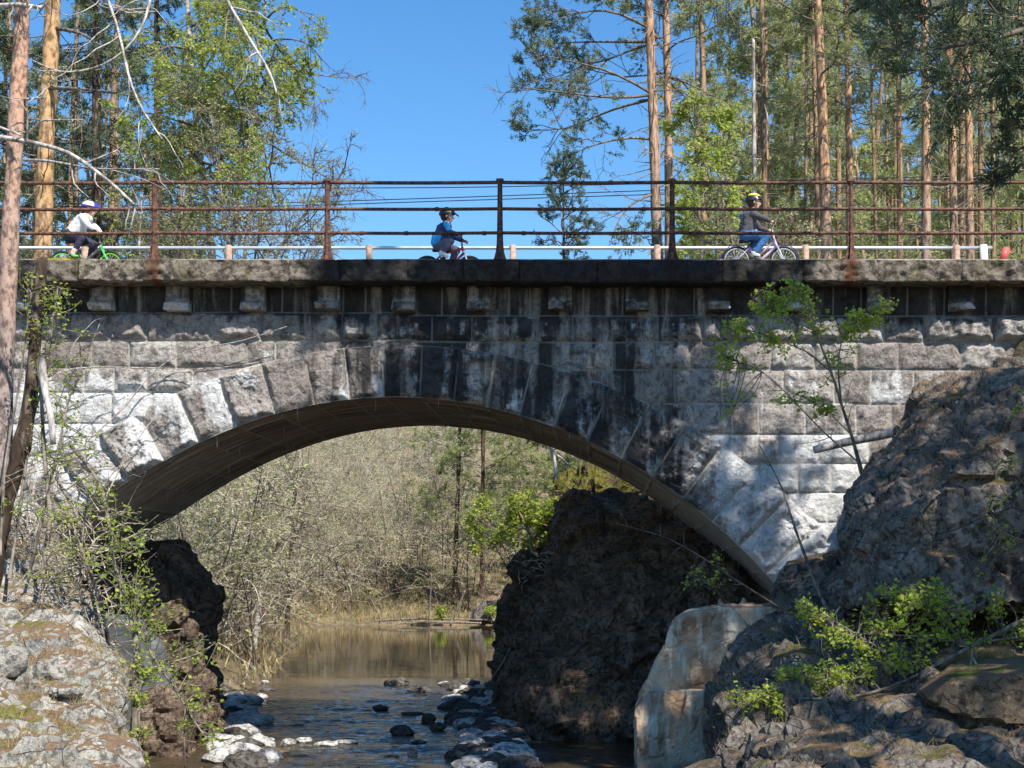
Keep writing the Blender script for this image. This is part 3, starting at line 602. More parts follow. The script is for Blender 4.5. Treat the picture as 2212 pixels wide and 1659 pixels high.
for nm_, rings, sd in (('step', [([(1378, 1760), (1374, 1640), (1371, 1530), (1385, 1503), (1400, 1493), (1470, 1490), (1546, 1488), (1556, 1560), (1552, 1760)], 19.3), ([(1378, 1760), (1374, 1640), (1371, 1520), (1384, 1499), (1400, 1489), (1470, 1486), (1550, 1484), (1560, 1560), (1556, 1760)], 20.6)], 23),
                       ('wall', [([(1382, 1730), (1380, 1600), (1379, 1500), (1400, 1470), (1418, 1430), (1436, 1392), (1446, 1350), (1480, 1324), (1560, 1316), (1690, 1312), (1700, 1730)], 20.35), ([(1386, 1720), (1384, 1600), (1383, 1500), (1404, 1466), (1422, 1425), (1438, 1388), (1448, 1346), (1484, 1318), (1560, 1308), (1700, 1304), (1710, 1720)], 21.5), ([(1386, 1700), (1390, 1500), (1440, 1388), (1450, 1344), (1490, 1318), (1720, 1300), (1720, 1700)], 23)], 24)):
    g = loft(rings, 160); v, nm, f = remesh(g, .03); v = rough_up(v, nm, .035, 1.6, sd, 1.2); v = rough_up(v, nm, .010, 8, sd + 3, .5); gg = G(); gg.add(v, f); build(nm_, gg, CONC, ab, False)
for a, b in ((1555, 1306), (1606, 1303), (1640, 1318), (1472, 1350)):
    g = G(); c = P(a, b + 14, 21.3); tube(g, [c - [0, 0, .05], c + [0.01, 0, .09], c + [0, 0, .17]], [.07, .05, .015], 8); build('lime_cone', g, CONC, ab)
rock('boulder', 'huge grey boulder with brown top leaning against the right of the bridge', [
    ([(1880, 1300), (1900, 1190), (1960, 1110), (2060, 1020), (2200, 950), (2600, 900), (2700, 1330)], 15.6),
    ([(1822, 1300), (1826, 1200), (1810, 1120), (1820, 1080), (1875, 1040), (1950, 985), (2040, 930), (2200, 860), (2600, 780), (2700, 1330)], 17.2),
    ([(1812, 1290), (1820, 1200), (1804, 1110), (1816, 1078), (1870, 1040), (1905, 965), (1958, 925), (1965, 880), (2020, 838), (2120, 800), (2212, 768), (2600, 700), (2700, 1330)], 18.8),
    ([(1850, 1290), (1860, 1150), (1880, 1030), (1945, 925), (1962, 895), (1950, 862), (1968, 846), (2060, 812), (2212, 770), (2600, 700), (2700, 1330)], 20.3)], R_MID, .05, .18, 1., 31, facet=1.12)
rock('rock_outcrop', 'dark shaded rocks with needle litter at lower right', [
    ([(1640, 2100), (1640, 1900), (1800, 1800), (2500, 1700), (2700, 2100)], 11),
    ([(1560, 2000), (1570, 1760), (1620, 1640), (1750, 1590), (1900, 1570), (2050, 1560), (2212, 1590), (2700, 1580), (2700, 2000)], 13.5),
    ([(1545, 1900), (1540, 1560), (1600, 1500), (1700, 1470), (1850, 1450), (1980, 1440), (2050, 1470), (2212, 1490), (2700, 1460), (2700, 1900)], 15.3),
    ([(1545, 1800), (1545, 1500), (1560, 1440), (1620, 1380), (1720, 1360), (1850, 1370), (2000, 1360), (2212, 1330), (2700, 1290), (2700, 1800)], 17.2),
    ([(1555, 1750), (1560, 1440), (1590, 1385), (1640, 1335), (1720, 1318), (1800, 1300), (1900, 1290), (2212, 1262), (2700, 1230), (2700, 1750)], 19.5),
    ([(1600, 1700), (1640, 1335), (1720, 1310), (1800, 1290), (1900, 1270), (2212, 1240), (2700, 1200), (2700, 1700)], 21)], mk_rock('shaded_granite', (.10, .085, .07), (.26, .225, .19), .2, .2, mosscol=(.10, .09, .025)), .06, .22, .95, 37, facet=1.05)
rock('rock_slab', 'long brown rock slab topped with sunlit dry grass at far lower right', [
    ([(2010, 1520), (2060, 1470), (2200, 1450), (2500, 1450), (2500, 1600), (2212, 1570), (2060, 1545)], 13.6),
    ([(1975, 1490), (2040, 1440), (2200, 1420), (2500, 1410), (2500, 1600), (2212, 1570), (2000, 1530)], 14.4), ([(2000, 1480), (2100, 1420), (2500, 1390), (2500, 1580), (2100, 1520)], 15.6)], mk_rock('slab_rock', (.12, .09, .06), (.24, .18, .12), .2, .45), .05, .05, 1.2, 41, 'slab', facet=.5)
rock('boulder', 'angular grey stone at the springing between arch foot and big boulder', [
    ([(1660, 1300), (1690, 1225), (1740, 1210), (1800, 1195), (1830, 1240), (1850, 1330), (1700, 1330)], 19.9),
    ([(1665, 1300), (1700, 1215), (1760, 1200), (1815, 1180), (1850, 1250), (1850, 1330), (1700, 1330)], 20.9)], R_MID, .05, .08, 1.6, 43, 'boulder')
for lab, c, r, Yd, sd in (('flat pale boulder at the left edge of the rock slope', (20, 1425), (45, 36), 13.6, 51), ('broad cracked boulder in the middle of the left rock slope', (140, 1452), (72, 40), 13.7, 52),
                          ('tall rounded boulder standing at the right rim of the left rock slope', (225, 1520), (50, 62), 13.8, 53), ('small pale wedge stone jammed under the cracked boulder', (145, 1492), (34, 14), 13.1, 54),
                          ('grey stone half buried in dry grass at the bottom left', (195, 1648), (60, 36), 11.8, 55), ('narrow stone below the tall rounded boulder', (275, 1630), (30, 40), 12.9, 56), ('small crumbly rock above the slope near the shrub roots', (150, 1325), (50, 26), 15.6, 57),
                          ('lichen covered stone beside the stump of dry branches', (70, 1300), (55, 25), 15.8, 58)):
    s_ = F / Yd; g = G(); cc = P(c[0], c[1], Yd); ball(g, cc, (r[0] / s_, r[0] / s_ * .8, r[1] / s_), 24, 16)
    v, nm, f = remesh(g, .03); v = rough_up(v, nm, .07, 2.6, sd); v = rough_up(v, nm, .016, 9, sd + 7)
    gg = G(); gg.add(v, f); tag(build('boulder', gg, R_LIGHT, None, False), lab, 'boulder', 'boulders on the left slope'); ROCKS['b' + str(sd)] = (v, f)

def stone_mesh(cc, r, sd, vox=None, amp=.25):
    g = G(); ball(g, cc, r, 14, 9); v = np.concatenate(g.v); d = nrm(v - cc); x, y, z = (d * 1.3 + sd * 3.1).T
    k = 1 + amp * fbm(x, y, z, sd, 3) * 1.6; a, b, idv = worley(x * 1.4, y * 1.4, z * 1.4, sd); k = k + (idv - .5) * amp * .9
    v = cc + (v - cc) * k[:, None]; g2 = G(); g2.add(v, np.concatenate(g.f4)); return g2
def wpt(px_, py_): Yd = -WZ * F / (py_ - VY); return P(px_, py_, Yd), F / Yd
STN = [('large dark boulder in the calm pool edge', 855, 1474, 28, 12, 0), ('dark flat stone at the head of the rapids', 905, 1490, 26, 9, 0), ('black rounded stone in the left half of the rapids', 822, 1529, 18, 7, 0),
       ('low dark rock among the blue riffles', 967, 1524, 24, 9, 0), ('brown mound shaped stone in midstream', 926, 1552, 16, 13, 0), ('dark stone just right of the brown mound stone', 945, 1570, 18, 11, 0), ('wide reddish brown rock in the centre of the stream', 868, 1578, 30, 13, 0),
       ('small pink upright stone in the lower stream', 891, 1624, 12, 13, 1), ('black wet stone near the bottom of the stream', 985, 1630, 23, 12, 0), ('black stone lowest at the foot of the cliff', 1036, 1645, 19, 11, 0), ('dark oval stone left of the shoal end', 1028, 1619, 26, 7, 0),
       ('long thin stone lying in the blue riffle', 895, 1541, 26, 4, 0), ('low brown slab at water level in midstream', 905, 1602, 18, 4, 0), ('flat whitish stone on the left edge of the stream bottom', 750, 1602, 26, 5, 2), ('whitish slab beside the lowest left gravel', 705, 1606, 26, 6, 2),
       ('small white stone at the left bank', 655, 1598, 20, 6, 2), ('white topped rock left of the small white stone', 622, 1603, 16, 9, 2), ('big white boulder pile edge on the left bank', 545, 1552, 44, 15, 2), ('large bright boulder on the left bank below the footbank', 520, 1580, 48, 19, 2),
       ('pale rock at the foot of the dark pillar', 505, 1622, 40, 14, 2), ('flat beige stone on the left shore', 560, 1623, 55, 9, 1), ('grey white boulder higher on the left bank', 530, 1512, 34, 12, 2), ('dark mossy boulder under the bare bush on the left bank', 530, 1435, 34, 34, 3), ('cream stone beside the mossy boulder', 487, 1490, 14, 22, 1),
       ('thin flat stone breaking the lower stream surface', 845, 1634, 17, 3, 1)]
for k, (lab, a, b, rw, rh, mt) in enumerate(STN):
    c, s_ = wpt(a, min(b + rh * .7, 1656)); cc = c + [0, 0, rh / s_ * .5]; r = (rw / s_, rw / s_ * .8, rh / s_ * 1.05)
    g = stone_mesh(cc, r, 100 + k); tag(build('river_stone', g, (R_WET, mk_rock('tan_stone', (.3, .24, .2), (.5, .42, .36), -.3, -.3) if k == 7 else R_MID, R_LIME, R_DARK)[mt], None, False), lab, 'stone', 'stones in the stream')
# gravelly shoals
rg = RNG(8); g = G(); g2 = G()
for k in range(820):
    if k < 640: a = rg.uniform(930, 1125); b = rg.uniform(1478, 1665); ok = a > 1085 - (b - 1478) * .0 - 120 * rg.random() ** 1.3 * (1.1 if b < 1590 else .8) and a > 960 + (b - 1500) * .35
    else: a = rg.uniform(470, 600); b = rg.uniform(1470, 1655); ok = a < 500 + 90 * rg.random() ** 1.4
    if not ok: continue
    c, s_ = wpt(a, b); r = rg.uniform(.08, .3) * (1. if k < 640 else 1.); h = stone_mesh(c + [0, 0, .02], (r, r * .8, r * rg.uniform(.35, .6)), 300 + k)
    t_ = g2 if (k >= 640 and rg.random() < .75) or (k < 640 and rg.random() < .4) else g; t_.add(h.v[0], h.f4[0])
tag(build('gravel', g, R_WET, None, False), 'dark wet stones of the shoals along both banks', 'gravel', kind='stuff'); tag(build('pale_gravel', g2, R_LIME, None, False), 'pale lime coated stones of the shoals', 'gravel', kind='stuff')

# ---------------------------------------------------------------- plants
def grow(rg, p0, d0, ln, m, curl=.25, grav=0., up=0.):
    N = len(p0); Pt = np.empty((N, m + 1, 3)); Pt[:, 0] = p0; d = nrm(np.asarray(d0, float)); st_ = (np.asarray(ln) / m)[:, None]
    bend = rg.normal(size=(N, 3)) * curl
    for k in range(m):
        d = d + rg.normal(size=(N, 3)) * curl * .8 + bend * .4; d[:, 2] += up - grav; d = nrm(d); Pt[:, k + 1] = Pt[:, k] + d * st_
    return Pt
def spawn(rg, Pt, ln, n, ratio, ang, t0=.2, flat=0.):
    N, m, _ = Pt.shape; idx = np.repeat(np.arange(N), n); t = t0 + (1 - t0) * (rg.random(len(idx)) ** .8); x = t * (m - 1); i = np.minimum(x.astype(int), m - 2); fr = (x - i)[:, None]
    p = Pt[idx, i] * (1 - fr) + Pt[idx, i + 1] * fr; d = nrm(Pt[idx, i + 1] - Pt[idx, i]); r = rg.normal(size=d.shape); r[:, 2] *= (1 - flat); r = nrm(r - (r * d).sum(1, keepdims=True) * d)
    a = np.radians(ang) * (.7 + .6 * rg.random(len(idx)))[:, None]; d2 = d * np.cos(a) + r * np.sin(a); l = ln[idx] * ratio * (1.15 - .65 * t) * (.6 + .7 * rg.random(len(idx)))
    return p, d2, l, idx, t
def taper(r0, r1, N, m): return np.asarray(r0).reshape(-1, 1) * np.ones((N, 1)) * (1 - np.linspace(0, 1, m)) + r1 * np.linspace(0, 1, m)
def tufts(g, rg, c, d, ln, nb=8, w=.010, spread=.9, cv=None):       # needle tufts
    N = len(c); cc = np.repeat(c, nb, 0); dd = nrm(np.repeat(d, nb, 0) + rg.normal(size=(N * nb, 3)) * spread * .75); l = ln * (.7 + .6 * rg.random(N * nb))[:, None]
    s = nrm(np.cross(dd, rg.normal(size=dd.shape))) * w; cc = cc + rg.normal(size=cc.shape) * ln * .25
    v = np.stack([cc - s, cc + s, cc + dd * l], 1).reshape(-1, 3); f = np.arange(len(v)).reshape(-1, 3)
    g.add(v, f, np.repeat(np.repeat(cv if cv is not None else rg.random(N), nb), 3))
def leaves(g, rg, c, size, cv=None, droop=.3, asp=.62):
    N = len(c); d = rg.normal(size=(N, 3)); d[:, 2] = d[:, 2] * .5 - droop; d = nrm(d); n = nrm(np.cross(d, rg.normal(size=(N, 3)))); u = np.cross(n, d); l = size * (.35 + 1.0 * rg.random(N))[:, None]
    b = c; t = c + d * l; m = c + d * l * .45 + u * l * .08; v = np.stack([b, m - n * l * asp * .5, t, m + n * l * asp * .5], 1).reshape(-1, 3)
    g.add(v, np.arange(len(v)).reshape(-1, 4), np.repeat(cv if cv is not None else rg.random(N), 4))
def inter(pts, t):
    m = len(pts); x = np.clip(t, 0, 1) * (m - 1); i = np.minimum(x.astype(int), m - 2); f = (x - i)[:, None]; return pts[i] * (1 - f) + pts[i + 1] * f

def pine(label, trunk, r0, r1, n, t0, t1, llen, seed, mat=None, bark=None, tilt=.1, extra=(), dens=1., group=None, name='pine_tree', needle=.085, cvb=(0., 1.), bias=None, dead=4, w=.010, sub=(6, 7), cat='tree', prune=None, longtop=False, droop=0.03):
    rg = RNG(seed); mat = mat or L_PINE; bark = bark or BK_PINE; tr = resample(trunk, 28)
    root = thing(name, label, cat, tr[0], group); g = G(); tubes(g, tr[None], np.linspace(r0, r1, 28)[None] * (1 + .06 * rg.normal(size=(1, 28))), 12, .7); build('trunk', g, bark, root)
    t = t0 + (t1 - t0) * rg.random(n) ** .9; p = inter(tr, t); az = rg.random(n) * 2 * np.pi
    if bias is not None: az = np.where(rg.random(n) < .55, bias + rg.normal(size=n) * .7, az)
    tn = (t - t0) / max(1e-3, t1 - t0); d = np.stack([np.cos(az), np.sin(az), tilt + .5 * tn + rg.normal(size=n) * .12], 1)
    ln = llen * (1.05 - .6 * tn) * (.6 + .6 * rg.random(n))
    A = grow(rg, p, d, ln, 7, .13, droop, .03); R1 = np.maximum(.012, r0 * .22 * (1.1 - .7 * tn))
    if len(extra):
        E_ = np.array([resample(PP(e), 8) for e in extra]); A = np.concatenate([A, E_]); ln = np.r_[ln, [np.linalg.norm(e[-1] - e[0]) for e in E_]]; R1 = np.r_[R1, np.full(len(extra), r0 * .27)]
    gb = G(); tubes(gb, A, taper(R1, .008, len(A), 8), 5, .45)
    p, d, l, ix, tq = spawn(rg, A, ln, sub[0], .5, 48, .3, .5); B = grow(rg, p, d, l, 5, .2, .0, .03); tubes(gb, B, taper(np.full(len(B), .011), .005, len(B), 6), 3, .4)
    p, d, l2, ix2, tq = spawn(rg, B, l, sub[1], .5, 45, .3, .4); C_ = grow(rg, p, d, np.maximum(l2, .15), 3, .2, 0, .05); tubes(gb, C_, taper(np.full(len(C_), .006), .003, len(C_), 4), 3, .35)
    if dead:
        td = rg.uniform(max(.02, t0 - .4), t0 + .1, dead * 4); pd = inter(tr, td); az = rg.random(len(td)) * 6.28; D = grow(rg, pd, np.stack([np.cos(az), np.sin(az), rg.normal(size=len(td)) * .2 - .05], 1), rg.uniform(.3, 1.6, len(td)), 6, .28, .03, 0)
        tubes(gb, D, taper(np.full(len(D), .014), .004, len(D), 7), 4, .9)
    build('branches', gb, BK_GREY, root)
    k = rg.random(len(C_) * 3) < dens; c = np.concatenate([C_[:, 1], C_[:, 2], C_[:, 3]]); dd = np.concatenate([C_[:, 2] - C_[:, 1], C_[:, 3] - C_[:, 2], C_[:, 3] - C_[:, 2]])
    cvB = cvb[0] + (cvb[1] - cvb[0]) * rg.random(len(B)); cv = np.tile(np.clip(cvB[ix2] + rg.normal(size=len(C_)) * .12, 0, 1), 3)
    if prune is not None: k &= prune(c, rg)
    gf = G(); tufts(gf, rg, c[k], nrm(dd[k]), needle, 11, w, .95, cv[k]); build('foliage', gf, mat, root, False)
    return root, tr, A

def broad(label, stems, r0, seed, mat, bark, name='birch_tree', llen=2., n=14, leafn=5, lsize=.05, droop=.06, up=.02, group=None, t0=.25, sub=(6, 6), cat='tree', prune=None, curl=.2, rsub=.009, ang=50, cvb=(0, 1), extra=(), keepl=1.):
    rg = RNG(seed); st_ = [resample(PP(s), 16) for s in stems]; root = thing(name, label, cat, st_[0][0], group); g = G(); gb = G(); gf = G(); A = []; ln = []
    for k, s in enumerate(st_):
        rr_ = r0 * (1 if k == 0 else .7); tubes(g, s[None], np.linspace(rr_, max(.006, rr_ * .2), 16)[None], 9, .7)
        q = max(3, n // len(st_)); t = t0 + (1 - t0) * rg.random(q); p = inter(s, t); d = nrm(s[-1] - s[0])[None] + rg.normal(size=(q, 3)) * .8; l = llen * (1.1 - .6 * t) * (.6 + .6 * rg.random(q)); A.append(grow(rg, p, d, l, 7, curl * .7, droop * .3, up)); ln.append(l)
    if len(extra): E_ = np.array([resample(PP(e), 8) for e in extra]); A.append(E_); ln.append(np.array([np.linalg.norm(e[-1] - e[0]) for e in E_]))
    A = np.concatenate(A); ln = np.concatenate(ln); tubes(gb, A, taper(np.full(len(A), min(.03, r0 * .35)), .006, len(A), 8), 5, .5)
    p, d, l, ix, tq = spawn(rg, A, ln, sub[0], .55, ang, .2); B = grow(rg, p, d, l, 6, curl, droop, 0); tubes(gb, B, taper(np.full(len(B), rsub), .004, len(B), 7), 3, .45)
    p, d, l2, ix2, tq = spawn(rg, B, l, sub[1], .55, ang, .15); C_ = grow(rg, p, d, np.maximum(l2, .12), 4, curl, droop * 1.6, 0); tubes(gb, C_, taper(np.full(len(C_), rsub * .5), .0025, len(C_), 5), 3, .4)
    build('trunk', g, bark, root); build('branches', gb, BK_GREY, root)
    if leafn:
        idx = np.repeat(np.arange(len(C_)), leafn); t = .15 + .85 * rg.random(len(idx)); x = t * 4; i = np.minimum(x.astype(int), 3); f = (x - i)[:, None]
        c = C_[idx, i] * (1 - f) + C_[idx, i + 1] * f; cvB = cvb[0] + (cvb[1] - cvb[0]) * rg.random(len(B)); cv = np.clip(cvB[ix2][idx] + rg.normal(size=len(idx)) * .15, 0, 1); k = rg.random(len(c)) < keepl
        if prune is not None: k &= prune(c, rg)
        leaves(gf, rg, c[k] + rg.normal(size=c[k].shape) * .015, lsize, cv[k]); build('foliage', gf, mat, root, False)
    return root

def topx(c): return c[:, 0] / c[:, 1] * F + VX, VY - c[:, 2] / c[:, 1] * F
# --- right hand pines behind the bridge (pixel trunk points, distance)
def tk(a, b, Y, top=-260, wpx=20, low=690): return [(a + (a - b) * .18, low, Y), (a, 560, Y), ((a + b) / 2 + 2, 280, Y), (b, 0, Y), (b + (b - a) * .4, top, Y)]
RP = [(1420, 1401, 31, 25, 'tall orange pine nearest the open sky, reaching branches out to the left', 0), (1446, 1438, 33, 20, 'dark trunked pine just right of the pine that leans its branches left', 0),
      (1653, 1645, 38, 12, 'slim orange pine right beside the grey dead snag', 1), (1786, 1766, 35, 25, 'thick double looking pine left of the fourth railing bay post', 0), (1768, 1754, 40, 12, 'thin brown pine hidden close behind the thick double looking pine', 1),
      (1836, 1828, 37, 18, 'straight pale orange pine right above the rightmost railing post', 0), (1944, 1938, 40, 14, 'narrow bright pine midway between the two stout right pines', 1), (2001, 1996, 33, 22, 'stout orange pine standing alone right of the last post', 0),
      (2062, 2046, 35, 19, 'left pine of the tight group of three near the right edge', 0), (2078, 2074, 39, 14, 'middle pine of the tight group of three near the right edge', 1), (2096, 2086, 36, 18, 'right pine of the tight group of three near the right edge', 0),
      (1893, 1876, 42, 8, 'very thin pale sapling pine leaning slightly left', 1), (1738, 1742, 44, 8, 'thin bare pole pine left of the thick double looking pine', 1), (2146, 2138, 38, 10, 'dark slim pine near the end post and red plate', 1), (1578, 1575, 48, 6, 'far thin dark pine against blue gaps left of the dead snag', 1)]
for k, (a, b, Yd, wd, lab, thin) in enumerate(RP):
    s_ = F / Yd; tr = PP(tk(a, b, Yd)); ex = ()
    if k == 0:
        ex = [[(1405, 205, 31), (1330, 215, 30.5), (1230, 200, 30), (1110, 188, 29.7)], [(1405, 200, 31), (1320, 150, 30.5), (1220, 130, 30), (1130, 110, 30)], [(1402, 300, 31), (1360, 295, 30.6), (1290, 310, 30.2), (1240, 330, 30)],
              [(1404, 215, 31), (1300, 240, 31.5), (1230, 285, 32), (1140, 280, 32)], [(1400, 60, 31), (1330, 20, 30.5), (1260, 20, 30), (1160, 60, 30)], [(1400, 90, 31), (1330, 90, 31), (1250, 90, 31.4), (1180, 95, 32)], [(1408, 420, 31), (1360, 440, 30), (1330, 480, 29.5), (1320, 520, 29)]]
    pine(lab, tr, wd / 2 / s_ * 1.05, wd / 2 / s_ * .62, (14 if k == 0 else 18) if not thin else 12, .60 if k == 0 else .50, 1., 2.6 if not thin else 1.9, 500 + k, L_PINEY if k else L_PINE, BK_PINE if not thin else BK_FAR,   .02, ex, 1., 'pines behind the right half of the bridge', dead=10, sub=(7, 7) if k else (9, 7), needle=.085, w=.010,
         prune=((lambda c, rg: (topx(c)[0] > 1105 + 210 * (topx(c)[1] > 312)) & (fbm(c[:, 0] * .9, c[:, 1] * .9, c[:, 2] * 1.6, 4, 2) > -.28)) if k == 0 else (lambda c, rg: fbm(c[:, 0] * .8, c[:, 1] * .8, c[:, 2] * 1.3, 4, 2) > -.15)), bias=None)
# dead snag
sn = thing('dead_tree', 'grey broken dead snag without crown behind the right cyclist', 'tree', P(1632, 690, 34)); g = G(); tubes(g, resample(PP([(1632, 690), (1630, 560), (1629, 300), (1627, 82)], 34), 24)[None], np.linspace(.075, .035, 24)[None], 9, .6)
rg = RNG(5); tr = resample(PP([(1632, 690), (1630, 560), (1629, 300), (1627, 82)], 34), 24); t = rg.random(26); D = grow(rg, inter(tr, t), np.stack([rg.normal(size=26), rg.normal(size=26), rg.normal(size=26) * .3], 1), rg.uniform(.1, .6, 26), 4, .3); build('trunk', g, BK_DEAD, sn)
g = G(); tubes(g, D, taper(np.full(26, .012), .004, 26, 5), 4, .9); tubes(g, resample(PP([(1650, 225, 34), (1662, 262, 34), (1655, 300, 34), (1652, 320, 34)]), 8)[None], np.full((1, 8), .02), 5, .9); build('branches', g, BK_DEAD, sn)
# small central pine
pine('small dark young pine silhouetted against the sky beside the centre post', PP([(1219, 660), (1218, 560), (1217, 450), (1217, 352)], 27), .035, .008, 30, .30, .99, .62, 77, L_PINE, BK_DARK, .45, (), 1., None, needle=.06, cvb=(0, .3), dead=0, sub=(3, 3), w=.007, droop=0)
# yellow green young birch right
broad('yellow green young birch in front of the right pines', [[(1520, 700, 29), (1518, 560, 29), (1505, 400, 29), (1500, 250, 29)], [(1560, 700, 29.5), (1545, 500, 29.5), (1560, 350, 29.5), (1565, 260, 29.5)]], .05, 81, L_BIRCH, BK_GREY, n=30, llen=1.1, leafn=7, lsize=.08, droop=.03)
broad('sparse budding birch low behind the right cyclist', [[(1600, 700, 27), (1590, 560, 27), (1570, 470, 27), (1560, 420, 27)], [(1660, 700, 27), (1690, 560, 27), (1700, 500, 27)]], .035, 82, L_OLIVE, BK_GREY, n=18, llen=1.2, leafn=3, lsize=.05)

# --- big shade giving pines beside the photographer (right, mostly out of frame)
pine('tall dark pine on the right bank whose branch hangs into the top right corner', np.array([[6.2, 11.6, -1.5], [6.0, 11.7, 5], [5.9, 11.9, 12], [5.8, 12, 19]]), .2, .07, 70, .45, 1., 3.3, 91, L_PINE, BK_PINE, .05, [[(2500, -200, 12), (2350, 20, 12), (2150, 90, 11.8), (1990, 110, 11.6)], [(2500, -200, 12), (2300, 60, 12.5), (2180, 170, 12.5), (2030, 190, 12.5)], [(2500, -300, 12), (2300, -60, 12.5), (2100, 0, 12.5), (1960, 30, 12.5)], [(2600, 100, 12.5), (2400, 250, 12.5), (2280, 300, 12.5), (2170, 330, 12.8)], [(2600, -200, 12.5), (2350, -50, 12.5), (2250, 80, 12.5), (2140, 200, 12.8)]], 1., None, needle=.075, cvb=(0, .45), sub=(11, 10), w=.007)
pine('bushy pine just outside the right edge of the frame shading the arch crown', np.array([[4.9, 13.2, -1.3], [4.7, 13, 5], [4.5, 12.8, 12], [4.3, 12.8, 20]]), .18, .07, 50, .55, 1., 3.1, 95, L_PINE, BK_PINE, .05, (), 1., None, needle=.13, cvb=(0, .5), sub=(8, 7), w=.02)
pine('low crowned pine on the right bank beside the dark rocks', np.array([[6.4, 8.2, -1.2], [6.4, 8.2, 4], [6.5, 8.1, 10], [6.5, 8, 15]]), .2, .07, 18, .42, 1., 3.2, 96, L_PINE, BK_PINE, .05, (), 1., None, needle=.13, cvb=(0, .5), sub=(8, 7), w=.02)
pine('broad dark pine on the right bank shading the lower right rocks', np.array([[8.6, 9.6, -1.2], [8.6, 9.8, 4], [8.4, 10, 10], [8.3, 10, 16]]), .2, .07, 34, .4, 1., 3.0, 92, L_PINE, BK_PINE, .05, (), 1., None, needle=.1, cvb=(0, .5), sub=(6, 6), w=.016)
# --- left side trees
lp = pine('reddish barked pine standing in front of the left end of the bridge', PP([(0, 1150), (10, 800), (24, 450), (44, 120), (56, -120), (70, -500)], 16.6), .105, .07, 10, .72, 1., 1.8, 93, L_PINE, mk_bark('near_pine_bark', (.62, .36, .24), (.36, .28, .25), 3.2, 1.3, (12, 12, 7)), .1, (), .7, None, dead=0, needle=.07, w=.006)[0]
def dead_limbs(parent, lst, name='dead_branch', lab=None, tw=9, seed=3):
    rg = RNG(seed)
    for pts, r0_, r1_ in lst:
        g = G(); p = resample(PP(pts), 20); tubes(g, p[None], np.linspace(r0_, r1_, 20)[None], 7, .9)
        L_ = np.array([np.linalg.norm(p[-1] - p[0])]); q, d, l, ix, tq = spawn(rg, p[None], L_, tw, .28, 55, .25); B = grow(rg, q, d, l, 6, .3, .03); tubes(g, B, taper(np.full(len(B), r1_ * .9), .003, len(B), 7), 4, .8)
        o = build(name, g, BK_DEAD, parent)
dead_limbs(lp, [([(-80, 285, 15.5), (60, 305, 15.2), (150, 328, 15), (235, 390, 14.8), (290, 442, 14.7)], .030, .014),
                ([(52, 345, 16.6), (110, 348, 16), (200, 365, 15.6), (345, 365, 15)], .018, .005), ([(0, 13, 16), (40, 10, 15.8), (88, 16, 15.6)], .03, .02), ([(-60, 255, 16), (0, 275, 15.8), (45, 292, 15.6)], .018, .01),
                ([(52, 215, 16.6), (80, 212, 16.2), (97, 211, 16)], .016, .008), ([(60, 290, 16.6), (90, 260, 16.2), (180, 258, 16)], .014, .005)], seed=4, tw=6)
lp2 = pine('bright orange pine behind the railing at far left', PP([(85, 700), (92, 560), (100, 300), (112, 80), (118, -150), (125, -500)], 27.5), .17, .12, 16, .62, 1., 2.6, 94, L_PINE, mk_bark('orange_pine_bark', (.60, .36, .17), (.52, .30, .15), 5, 1., (10, 10, 5)), .1, [[(95, 190, 27.5), (150, 190, 27), (250, 200, 26.5), (330, 215, 26)], [(115, 60, 27.5), (180, 70, 27), (260, 130, 26.5)]], .8, None, dead=10)[0]
hb = thing('dead_birch', 'bleached bare limbs arching down from above the top left corner', 'tree', (-9.2, 17.6, .2)); g = G(); tubes(g, resample([(-9.2, 17.6, .2), (-9.3, 17.5, 6), (-7.5, 17.2, 9.5), (-5.2, 16.5, 10.2)], 20)[None], np.linspace(.14, .05, 20)[None], 9, .9); build('trunk', g, BK_DEAD, hb)
dead_limbs(hb, [([(330, -260, 16.5), (420, -140, 16.4), (490, 0, 16.3), (530, 70, 16.2), (565, 125, 16.2), (592, 170, 16.1), (598, 203, 16)], .024, .012),
                ([(120, -250, 17.3), (200, -100, 17), (240, 20, 16.8), (262, 80, 16.6), (272, 150, 16.4), (300, 230, 16.2), (350, 300, 16)], .022, .01), ([(345, -120, 17), (325, 0, 16.6), (310, 60, 16.5), (272, 112, 16.5), (215, 148, 16.6), (130, 160, 16.8), (70, 130, 17)], .02, .008)], 'bare_limb', seed=6, tw=8)
def spruce(label, base, top, Yd, wpx, seed, mat, group=None, nb=90, dens=1.):
    rg = RNG(seed); s_ = F / Yd; b = P(*base, Yd); t_ = P(*top, Yd); tr = resample([b, (b + t_) / 2, t_], 12); root = thing('spruce_tree', label, 'tree', b, group)
    g = G(); tubes(g, tr[None], np.linspace(.16, .02, 12)[None], 8, .3); build('trunk', g, BK_DARK, root)
    t = rg.random(nb) ** .9; p = inter(tr, t); az = rg.random(nb) * 6.283; L_ = (wpx / s_ / 2) * (1.05 - t) * (.75 + .4 * rg.random(nb)) + .15
    A = grow(rg, p, np.stack([np.cos(az), np.sin(az), -.25 + 0 * az], 1), L_, 6, .1, 0, .04); gb = G(); tubes(gb, A, taper(np.full(nb, .02), .006, nb, 7), 4, .3)
    q, d, l, ix, tq = spawn(rg, A, L_, 12, .42, 60, .1, .7); d[:, 2] -= .7; B = grow(rg, q, d, l * .9, 5, .1, .08); tubes(gb, B, taper(np.full(len(B), .006), .003, len(B), 6), 3, .3); build('branches', gb, BK_DARK, root)
    gf = G(); cb = rg.random(nb)
    for j in range(1, 6):
        k = rg.random(len(B)) < dens; tufts(gf, rg, B[k, j], nrm(B[k, j] - B[k, j - 1]), .10, 7, .012, .9, np.clip(cb[ix][k] + rg.normal(size=k.sum()) * .15, 0, 1))
    build('foliage', gf, mat, root, False); return root
